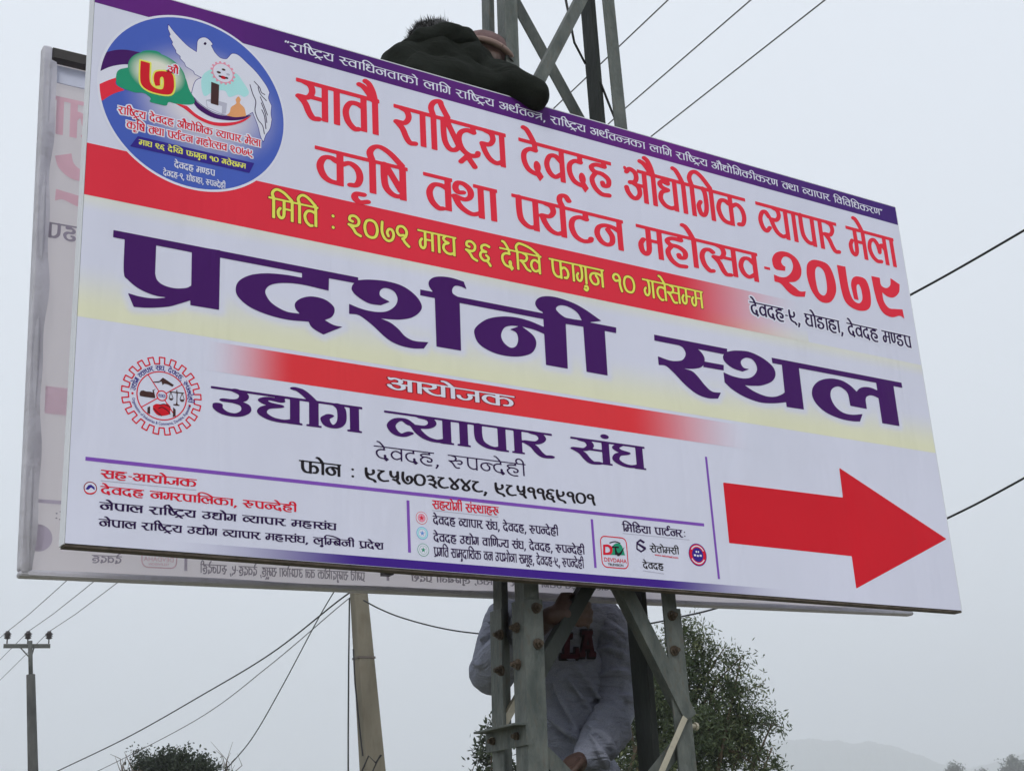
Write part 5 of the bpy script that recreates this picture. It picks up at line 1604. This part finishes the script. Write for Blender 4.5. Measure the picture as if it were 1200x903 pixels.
b.tube(ringpts(.035, 1.0, 0), .011, 8, False)
b.build('cap_band', mat('cap_band', alb(116, 98, 92), .85), pa, True)
V, F = [], []
for i, t in enumerate(np.linspace(.35, math.pi-.35, 13)):
    for r_, z_ in ((.99, .032), (1.48, .016), (1.48, .010), (.99, .026)):
        V.append(PA(.086*min(r_, 1.12)*math.cos(t), -.005+.104*(1+(r_-1)*math.sin(t))*math.sin(t), z_))
for i in range(12):
    for k in range(4): F.append([i*4+k, i*4+(k+1) % 4, i*4+4+(k+1) % 4, i*4+4+k])
F += [[0, 1, 2, 3], [51, 50, 49, 48]]
solid('cap_peak', V, F, mat('peak_cloth', (.05, .04, .04), .8), pa, True)
for s_ in (-.03, .03):
    flesh('eye', [(PA(s_, .082, -.005), (.012, .010, .008), AA)], mat('eye_white', (.6, .58, .55), .3), pa, .004, 1)

# ---- the second man up there: only his black hair shows
hc = O(507, 68, .27)
pb_ = empty('person', [hc[0]-.22, Y0+.2, zf], 'person hidden behind the dark jacket, only spiky black hair showing above the hood', 'person')
hipB = np.array([hc[0]-.24, Y0+.185, zf+.90])
hB, PB, AB = head_segs(hc, (-.5, .8, -.25), (0, 0, 1), .92)
chB = hc+np.array([-.10, -.04, -.30])
flesh('body', hB+[(hc-[.01, .0, .03], .05, chB, .06), (chB, (.13, .07, .12)), ((chB+hipB)/2, (.12, .07, .2)), (hipB, (.12, .07, .11))]
      + chain([chB+np.array([-.15, 0, .04]), chB+np.array([-.19, 0, -.25]), chB+np.array([-.12, .0, -.48])], [.045, .038, .028])+chain([chB+np.array([.13, 0, .02]), chB+np.array([.13, -.02, -.25]), chB+np.array([.06, -.03, -.40])], [.045, .038, .028])
      + chain([hipB+np.array([-.08, 0, 0]), hipB+np.array([-.09, -.01, -.45]), hipB+np.array([-.09, .0, -.84])], [.07, .05, .042])
      + chain([hipB+np.array([.08, 0, 0]), hipB+np.array([.09, -.01, -.45]), hipB+np.array([.09, .0, -.84])], [.07, .05, .042]), SKIN, pb_, .011, 3)
flesh('jacket', [(chB, (.16, .085, .14)), ((chB+hipB)/2, (.15, .085, .24)), (hipB+np.array([0, 0, .05]), (.14, .085, .12))]
      + chain([chB+np.array([-.15, 0, .04]), chB+np.array([-.19, 0, -.25]), chB+np.array([-.13, .0, -.42])], [.065, .055, .045])+chain([chB+np.array([.13, 0, .02]), chB+np.array([.13, -.02, -.25]), chB+np.array([.08, -.03, -.36])], [.062, .052, .042]), JACKET, pb_, .012, 3, cloth=((.08, .02),))
flesh('trousers', [(hipB, (.135, .082, .12))]+chain([hipB+np.array([-.08, 0, 0]), hipB+np.array([-.09, -.01, -.45]), hipB+np.array([-.09, .0, -.80])], [.08, .065, .052])
      + chain([hipB+np.array([.08, 0, 0]), hipB+np.array([.09, -.01, -.45]), hipB+np.array([.09, .0, -.80])], [.08, .065, .052]), JEANS, pb_, .014, 4)
for s_ in (-.09, .09):
    flesh('shoe', [(hipB+np.array([s_, .0, -.865]), (.045, .075, .033))], SHOE, pb_, .012, 3)
def hair_tuft():
    V, F = [], []
    for k in range(2200):
        ph, th = rng.uniform(0, 2*math.pi), math.acos(rng.uniform(-.05, 1))
        n_ = np.array([math.sin(th)*math.cos(ph), math.sin(th)*math.sin(ph), math.cos(th)])
        base = PB(n_[0]*.080, -.012+n_[1]*.098, .022+n_[2]*.102)
        tip = base+(np.array([n_[0], n_[1], n_[2]])@AB*.6+np.array([-.35, -.1, .55])+rng.normal(0, .25, 3))*rng.uniform(.010, .026)
        s_ = rng.normal(0, 1, 3); s_ /= np.linalg.norm(s_)
        i = len(V)
        V += [base+s_*.0028, base-s_*.0028, base+np.cross(s_, tip-base)/np.linalg.norm(tip-base)*.0028, tip]
        F += [[i, i+1, i+3], [i+1, i+2, i+3], [i+2, i, i+3]]
    o = solid('hair', V, F, HAIR, pb_)
    V, F = segs_mesh([(PB(0, -.018, .03), (.083, .10, .098), AB)], 20)
    return solid('hair_base', V, F, HAIR, o, True)
hair_tuft()
for s_ in (-.03, .03):
    flesh('eye', [(PB(s_, .082, -.005), (.012, .010, .008), AB)], mat('eye_white', (.6, .58, .55), .3), pb_, .004, 1)

# ================================================================ POLES AND WIRES
CONC = mat('pole_concrete', (.125, .112, .085), .9, c2=(.225, .205, .16), scale=4, bump=.5, bscale=20, dirt=.4, stretch=(1, 1, .3))
CONC_D = mat('pole_dark', (.035, .036, .036), .9, c2=(.09, .09, .085), scale=4, bump=.4, bscale=20, stretch=(1, 1, .3))
STEEL_D = mat('crossarm_steel', (.10, .105, .10), .7, .2, var=.3, scale=12)
PORC = mat('brown_porcelain', (.035, .025, .028), .3)
WIRE = mat('bare_wire', (.16, .165, .175), .6, .3)
WIREB = mat('black_cable', (.015, .015, .018), .6)
# far pole with cross-arm
DP = 38.
base = at(39.5, 905, DP); topp = at(35.5, 755, DP)
lean = (topp-base)/(topp[2]-base[2])
gp = base-lean*base[2]
pole = empty('utility_pole', gp, 'dark slender utility pole with a three-insulator cross-arm, far left', 'utility pole')
b = MB()
pk = at(36, 790, DP)
b.tube([gp-np.array([0, 0, .3]), pk], [.165, .11], 14); o_ = b.build('pole', CONC_D, pole, True)
b = MB(); b.tube([pk-lean*.1, topp+lean*.10], .055, 10); b.build('pole_top', STEEL_D, pole, True)
a0, a1 = at(4, 756, DP), at(59, 756, DP)
b = MB(); dr = (a1-a0)/np.linalg.norm(a1-a0); nr = np.cross(dr, RZ); b.bar(a0-nr*.07, a1-nr*.07, RZ, nr, .05, .04); b.build('cross_arm', STEEL_D, pole)
b = MB()
for q in (0.33, .66): b.tube([a0+(a1-a0)*q*1.0-nr*.07, at(36, 771, DP)-nr*.06], .018, 6)
b.build('arm_stay', STEEL_D, pole)
INS = []
for px in (8, 32.3, 57):
    f = at(px, 755, DP)-nr*.07
    b = MB()
    b.tube([f+RZ*.04, f+RZ*.20], .018, 6)
    b.tube([f+RZ*z for z in (.16, .19, .22, .24, .27, .29, .32, .36)], [.05, .09, .05, .10, .06, .105, .06, .05], 12)
    b.build('insulator', PORC, pole, True)
    INS.append(f+RZ*.36)
# near leaning concrete pole
DQ = 13.5
q0, q1 = at(436.5, 900, DQ), at(420.5, 695, DQ)
ln2 = (q1-q0)/(q1[2]-q0[2])
gq = q0-ln2*q0[2]
qpole = empty('utility_pole', gq, 'pale leaning square concrete pole with tangled wires, left of the tower', 'utility pole')
b = MB()
def sq(p, h): return [p+np.array([-h, -h*.8, 0]), p+np.array([h, -h*.8, 0]), p+np.array([h, h*.8, 0]), p+np.array([-h, h*.8, 0])]
b.prism(sq(gq-ln2*.3, .150), sq(gq+ln2*6.3, .040)); b.build('pole', CONC, qpole, bevel=.012)
b = MB()
zq = at(425, 772, DQ)[2]
b.prism(sq(gq+ln2*zq, .090), sq(gq+ln2*(zq+.02), .0895)); b.build('pole_band', mat('band_steel', (.12, .10, .09), .7), qpole)
b = MB()
for (pts) in ([(409.5, 700), (408.5, 780), (408, 860), (408, 930)], [(414, 760), (416, 800), (421, 850), (425, 885)], [(424, 903), (432, 885), (440, 893), (447, 884)], [(446, 884), (441, 893), (436, 905)]):
    b.tube([at(x, y, DQ-.25) for x, y in pts], .008, 5)
b.build('down_lead', WIREB, qpole)

def wire(name, pts, r, m, label, group, sag=0., n=24):
    """cable through 3-D points, hanging freely between each two"""
    P = []
    if len(pts) > 2:
        P = [p for p in spline([tuple(p) for p in pts], n)][:-1]
    for a, c in (zip(pts[:-1], pts[1:]) if len(pts) == 2 else ()):
        a, c = np.array(a), np.array(c)
        for t in np.linspace(0, 1, n, endpoint=False):
            P.append(a+(c-a)*t-RZ*sag*4*t*(1-t))
    P.append(np.array(pts[-1]))
    b = MB(); b.tube(P, r, 6)
    return tag(b.build(name, m, None, True), label, 'cable', group)
GA = 'bare line wires passing over the billboards'
OVER = (((77, 683), (648, 128), (783, 0), (1010, -213)), ((111, 683), (735, 125), (880, 0), (1120, -208)), ((140, 683), (763, 160), (967, 0), (1240, -213)))
for k, i_ in enumerate(INS):
    a_, b_, c_, e_ = OVER[k]
    far = at((-70, -95, -100)[k], (799, 862, 889)[k], 85)
    nm = ('lowest of the three wires in the sky behind the tower, tied to the cross-arm pole', 'middle of the three wires right of the tower, tied to the cross-arm pole', 'uppermost of the three wires right of the tower, tied to the cross-arm pole')[k]
    p0, p2 = np.array(((8, 742), (32.3, 742), (57, 742))[k], float), np.array(b_, float)
    d0, d2 = np.array(a_)-p0, p2-np.array(c_)
    t_ = np.linalg.solve(np.column_stack([d0, -d2]), p2-p0)
    p1 = p0+d0*min(max(t_[0], 2.5), 6.5)
    P_ = [far]
    for q in np.linspace(0, 1, 15):
        p_ = p0*(1-q)**2+2*p1*q*(1-q)+p2*q*q
        P_.append(i_ if q == 0 else at(p_[0], p_[1], 1/((1-q)/DP+q/15)))
    P_ += [at(*c_, 13), at(*e_, 10.5)]
    b = MB(); b.tube([P_[0], (P_[0]+P_[1])/2-RZ*.15]+P_[1:], .0085, 6)
    tag(b.build('power_line', WIRE, None, True), nm, 'cable', GA)
topq = gq+ln2*5.0
def w2(name, pix, dists, r, m, label, group, sag=.0):
    return wire(name, [at(x, y, d) for (x, y), d in zip(pix, dists)], r, m, label, group, sag, 10)
GB = 'cables strung from the leaning concrete pole'
w2('power_line', [(430, 683), (400, 701), (318, 765), (235, 815), (150, 863), (67, 903), (20, 925), (-260, 1025)], (13.4, 14, 16, 18.5, 21, 24, 26, 45), .008, WIREB, 'thick black cable sweeping from the leaning concrete pole to the lower left', GB)
w2('power_line', [(430, 686), (400, 708), (315, 780), (230, 843), (110, 905), (60, 925), (-240, 1032)], (13.4, 14, 16, 18.5, 22, 24, 45), .005, WIRE, 'thin grey cable just below the thick one left of the leaning pole', GB)
w2('power_line', [(412, 660), (392, 692), (371, 728), (330, 805), (295, 865), (263, 903), (250, 920), (205, 1005), (150, 1205)], (13.4, 13.5, 13.7, 14.2, 14.6, 15, 15.2, 15.8, 16.8), .0055, WIREB, 'black cable dropping steeply from the leaning pole beside the round tree', GB)
w2('power_line', [(426, 703), (445, 713), (470, 723), (510, 734), (552, 741), (620, 746), (690, 742), (768, 729), (799, 722), (822, 717), (850, 709), (920, 686), (1010, 652), (1110, 607), (1200, 560), (1500, 392)], (13.3, 13.2, 13.1, 12.9, 12.7, 12.4, 12.1, 11.7, 11.5, 11.4, 11.2, 10.8, 10.3, 9.8, 9.3, 8.2), .0075, WIREB, 'black cable sagging from the leaning pole past the man, rising beside the arrow tip', GB)
w2('power_line', [(412, 560), (570, 540), (745, 495), (900, 432), (1066, 346), (1200, 270), (1500, 92)], (13.4, 12.4, 11.4, 10.6, 9.8, 9.2, 8.1), .0085, WIREB, 'black cable leaving the right edge of the billboard beside the year', GB)

# ================================================================ TREES
BARK = mat('bark', (.10, .075, .05), .9, var=.35, scale=8, bump=.6, bscale=20, stretch=(1, 1, .3))
def leafmat(name, c1, c2, c3):
    m, n, b = _nodes(name)
    b.inputs['Roughness'].default_value = .55
    a = n.nodes.new('ShaderNodeAttribute'); a.attribute_name = 'tint'
    r = n.nodes.new('ShaderNodeValToRGB')
    r.color_ramp.elements[0].color = (*c1, 1); r.color_ramp.elements[1].color = (*c3, 1)
    e = r.color_ramp.elements.new(.55); e.color = (*c2, 1)
    n.links.new(a.outputs['Fac'], r.inputs[0]); n.links.new(r.outputs[0], b.inputs['Base Color'])
    tr = n.nodes.new('ShaderNodeBsdfTranslucent')
    n.links.new(r.outputs[0], tr.inputs[0])
    mx = n.nodes.new('ShaderNodeMixShader'); mx.inputs[0].default_value = .3
    o = n.nodes['Material Output']
    n.links.new(b.outputs[0], mx.inputs[1]); n.links.new(tr.outputs[0], mx.inputs[2]); n.links.new(mx.outputs[0], o.inputs[0])
    return m
LEAF_A = leafmat('bamboo_leaf', (.028, .05, .02), (.075, .105, .045), (.17, .19, .085))
LEAF_B = leafmat('broad_leaf', (.012, .022, .012), (.026, .042, .02), (.055, .075, .035))
LEAF_C = leafmat('fine_leaf', (.02, .032, .018), (.04, .056, .03), (.08, .10, .05))
def crown(name, clumps, n, size, m, parent, droop=0., seed=1, asp=.32, tuft=45, spread=1.7):
    r = np.random.default_rng(seed)
    tot = sum(c[1]**2 for c in clumps)
    P, Tn = [], []
    for c, rad, *fl in clumps:
        k = max(4, int(n*rad**2/tot))
        nt_ = max(2, k//tuft)
        d = r.normal(0, 1, (nt_, 3)); d /= np.linalg.norm(d, axis=1)[:, None]
        cc = np.array(c)+d*(rad*.95*r.uniform(.05, 1, nt_)**.5)[:, None]
        w_ = r.integers(0, nt_, k)
        P.append(cc[w_]+np.clip(r.normal(0, 1, (k, 3)), -1.6, 1.6)*size*spread*r.uniform(.4, 1.3, nt_)[w_][:, None])
        Tn.append(np.clip(r.normal(.45, .14, k)+r.normal(0, .21, nt_)[w_], 0, 1))
    P = np.vstack(P); Tn = np.concatenate(Tn)
    N = len(P)
    a = r.normal(0, 1, (N, 3)); a[:, 2] -= droop; a /= np.linalg.norm(a, axis=1)[:, None]
    q = r.normal(0, 1, (N, 3)); s_ = np.cross(a, q); s_ /= np.linalg.norm(s_, axis=1)[:, None]
    L_ = size*r.uniform(.6, 1.4, (N, 1))
    V = np.stack([P, P+a*L_*.45+s_*L_*asp*.5, P+a*L_, P+a*L_*.45-s_*L_*asp*.5], 1).reshape(-1, 3)
    F = np.arange(N*4).reshape(N, 4)
    o = solid(name, V, F.tolist(), m, parent)
    at_ = o.data.attributes.new('tint', 'FLOAT', 'POINT')
    at_.data.foreach_set('value', np.repeat(Tn, 4))
    return o
def limbs(name, base, tops, r0, parent, fork=.35, seed=2, m=None):
    r = np.random.default_rng(seed)
    b = MB()
    base = np.array(base)
    for k, t in enumerate(tops):
        t = np.array(t)
        s_ = base+(np.array([base[0], base[1], base[2]])*0)
        j = base*(1-fork)+np.array([base[0]*.7+t[0]*.3, base[1]*.7+t[1]*.3, t[2]])*fork
        mid = (j+t)/2+r.normal(0, .06, 3)*np.linalg.norm(t-j)
        rr = r0*(.55 if k else 1)
        b.tube([base-RZ*.1, j, mid, t], [rr, rr*.7, rr*.4, rr*.12], 7)
    return b.build(name, m or BARK, parent, True)
# feathery tree behind the tower
DT = 15.
def px_clumps(lst, D, k=1.0):
    return [(at(x, y, D+dz), rad*D/F_PX*k) for x, y, rad, dz in lst]
tb = at(800, 1120, DT); tb[2] = 0
tr1 = empty('tree', tb, 'tall feathery olive-green tree behind the tower and the man', 'tree')
cl = px_clumps([(795, 800, 40, 0), (770, 840, 55, .3), (820, 850, 45, -.2), (760, 780, 34, .5), (815, 772, 26, 0), (845, 815, 26, 0), (740, 880, 55, .4), (800, 900, 60, 0), (850, 885, 38, .2), (720, 820, 40, .8),
                (868, 838, 22, 0), (892, 846, 15, 0), (908, 849, 8, 0), (858, 780, 13, 0), (868, 770, 7, 0), (800, 745, 17, 0), (820, 752, 14, 0), (783, 748, 12, 0), (868, 806, 14, 0), (886, 804, 8, 0), (872, 866, 20, 0), (893, 876, 12, 0), (890, 898, 16, 0), (910, 900, 9, 0),
                (838, 765, 10, 0), (735, 765, 22, .8), (745, 742, 12, .8), (850, 800, 9, 0), (858, 848, 16, 0), (802, 733, 6, 0), (848, 760, 6, 0)], DT)
crown('crown', cl, 44000, .056, LEAF_A, tr1, .5, 3, .27, 55, 1.6)
limbs('trunk', tb, [at(800, 770, DT), at(770, 800, DT), at(840, 790, DT), at(885, 838, DT), at(868, 772, DT), at(730, 800, DT), at(905, 875, DT), at(905, 846, DT)], .11, tr1)
for c_, rad_ in cl:
    if rad_ < 23*DT/F_PX:
        c_ = np.array(c_); hub = at(795, 850, DT)
        d_ = c_-hub
        b = MB(); b.tube([hub+d_*.35-RZ*.05, hub+d_*.7+RZ*.02, c_, c_+d_/np.linalg.norm(d_)*rad_*1.1-RZ*.02], [.014, .010, .006, .002], 5); b.build('twig', BARK, tr1)
# small sparse tree left of the tower's legs
DS = 16.
sb = at(566, 1100, DS); sb[2] = 0
tr2 = empty('tree', sb, 'small sparse grey-green tree just left of the tower legs', 'tree')
cl = px_clumps([(575, 855, 9, 0), (568, 868, 9, 0), (578, 880, 14, 0), (565, 888, 10, 0), (572, 905, 16, 0), (560, 872, 4, 0), (556, 884, 4, 0), (590, 870, 14, .3), (590, 900, 20, .3), (570, 930, 25, 0), (580, 842, 6, 0)], DS)
crown('crown', cl, 1700, .07, LEAF_C, tr2, .1, 5, .42, 14, 1.0)
limbs('trunk', sb, [at(575, 855, DS), at(562, 880, DS), at(585, 870, DS), at(570, 900, DS)], .05, tr2)
# round dark tree, bottom left
DR = 30.
rb = at(208, 1080, DR); rb[2] = 0
tr3 = empty('tree', rb, 'round dark green tree at the bottom left under the sagging cables', 'tree')
cl = px_clumps([(175, 904, 16.2, 0), (195, 899, 15.3, 0), (168, 891, 8.1, 0), (190, 889, 9.0, 0), (212, 893, 10.8, 0), (228, 897, 12.6, 0), (243, 904, 11.7, 0), (252, 913, 9.9, 0), (210, 911, 27.0, 0), (180, 923, 25.2, 0), (240, 926, 25.2, 0), (205, 941, 40.5, 0), (163, 883, 3.6, 0), (222, 885, 4.5, 0), (200, 883, 4.5, 0), (236, 889, 4.5, 0)], DR)
crown('crown', cl, 24000, .07, LEAF_B, tr3, .1, 6, .5, 60, 1.7)
limbs('trunk', rb, [at(180, 890, DR), at(230, 890, DR), at(205, 880, DR)], .16, tr3)
# bare weedy tops beside it
def weeds(px, top, D, label, seed):
    r = np.random.default_rng(seed)
    g = at(px, 1080, D); g[2] = 0
    o = empty('shrub', g, label, 'shrub')
    b = MB()
    t0 = at(px, top+45, D)
    b.tube([g, (g+t0)/2+r.normal(0, .1, 3), t0], [.035, .025, .016], 6)
    for k in range(11):
        e = at(px+r.uniform(-24, 16), top+r.uniform(0, 28), D+r.uniform(-.4, .4))
        b.tube([t0+r.normal(0, .1, 3), (t0+e)/2+r.normal(0, .09, 3), e], [.012, .008, .003], 4)
    b.build('stem', BARK, o)
    return o
weeds(150, 866, 29, 'bare twiggy shrub at the left of the round dark tree', 4)
weeds(268, 868, 31, 'thin bare weed stalk at the right of the round dark tree', 9)
# far trees on the horizon, right edge
for i, (px, top, wd) in enumerate(((1120, 896, 13), (1190, 889, 16), (1152, 902, 8))):
    D = 420.
    g = at(px, 1005, D); g[2] = 0
    o = empty('tree', g, ('hazy far tree on the horizon below the arrow, left of two', 'hazy far tree on the horizon at the right edge', 'lowest hazy far tree on the right horizon, between two others')[i], 'tree', 'hazy trees on the right horizon')
    cl = px_clumps([(px, top+10, wd*.7, 0), (px-wd*.5, top+16, wd*.6, 0), (px+wd*.5, top+15, wd*.6, 0), (px-wd*.8, top+22, wd*.5, 0), (px+wd*.9, top+22, wd*.5, 0), (px, top+30, wd, 0), (px-wd*.2, top+4, wd*.35, 0)], D)
    crown('crown', cl, 7000, .5, LEAF_B, o, 0, 11+i, .6, 40, 1.6)
    limbs('trunk', g, [at(px, top+12, D), at(px-wd*.5, top+20, D), at(px+wd*.5, top+20, D)], .4, o)
# ================================================================ HAZE
def haze():
    b = MB(); b.box((-3200, -3200, -2), (3200, 3200, 360))
    m = bpy.data.materials.new('hazy_air'); m.use_nodes = True
    n = m.node_tree; n.nodes.clear()
    o = n.nodes.new('ShaderNodeOutputMaterial'); v = n.nodes.new('ShaderNodeVolumePrincipled')
    v.inputs['Color'].default_value = (.93, .955, 1.0, 1)
    v.inputs['Density'].default_value = .00095
    v.inputs['Anisotropy'].default_value = .2
    n.links.new(v.outputs[0], o.inputs['Volume'])
    return tag(b.build('haze', m), 'pale grey morning haze filling the air', 'haze', None, 'stuff')
haze()
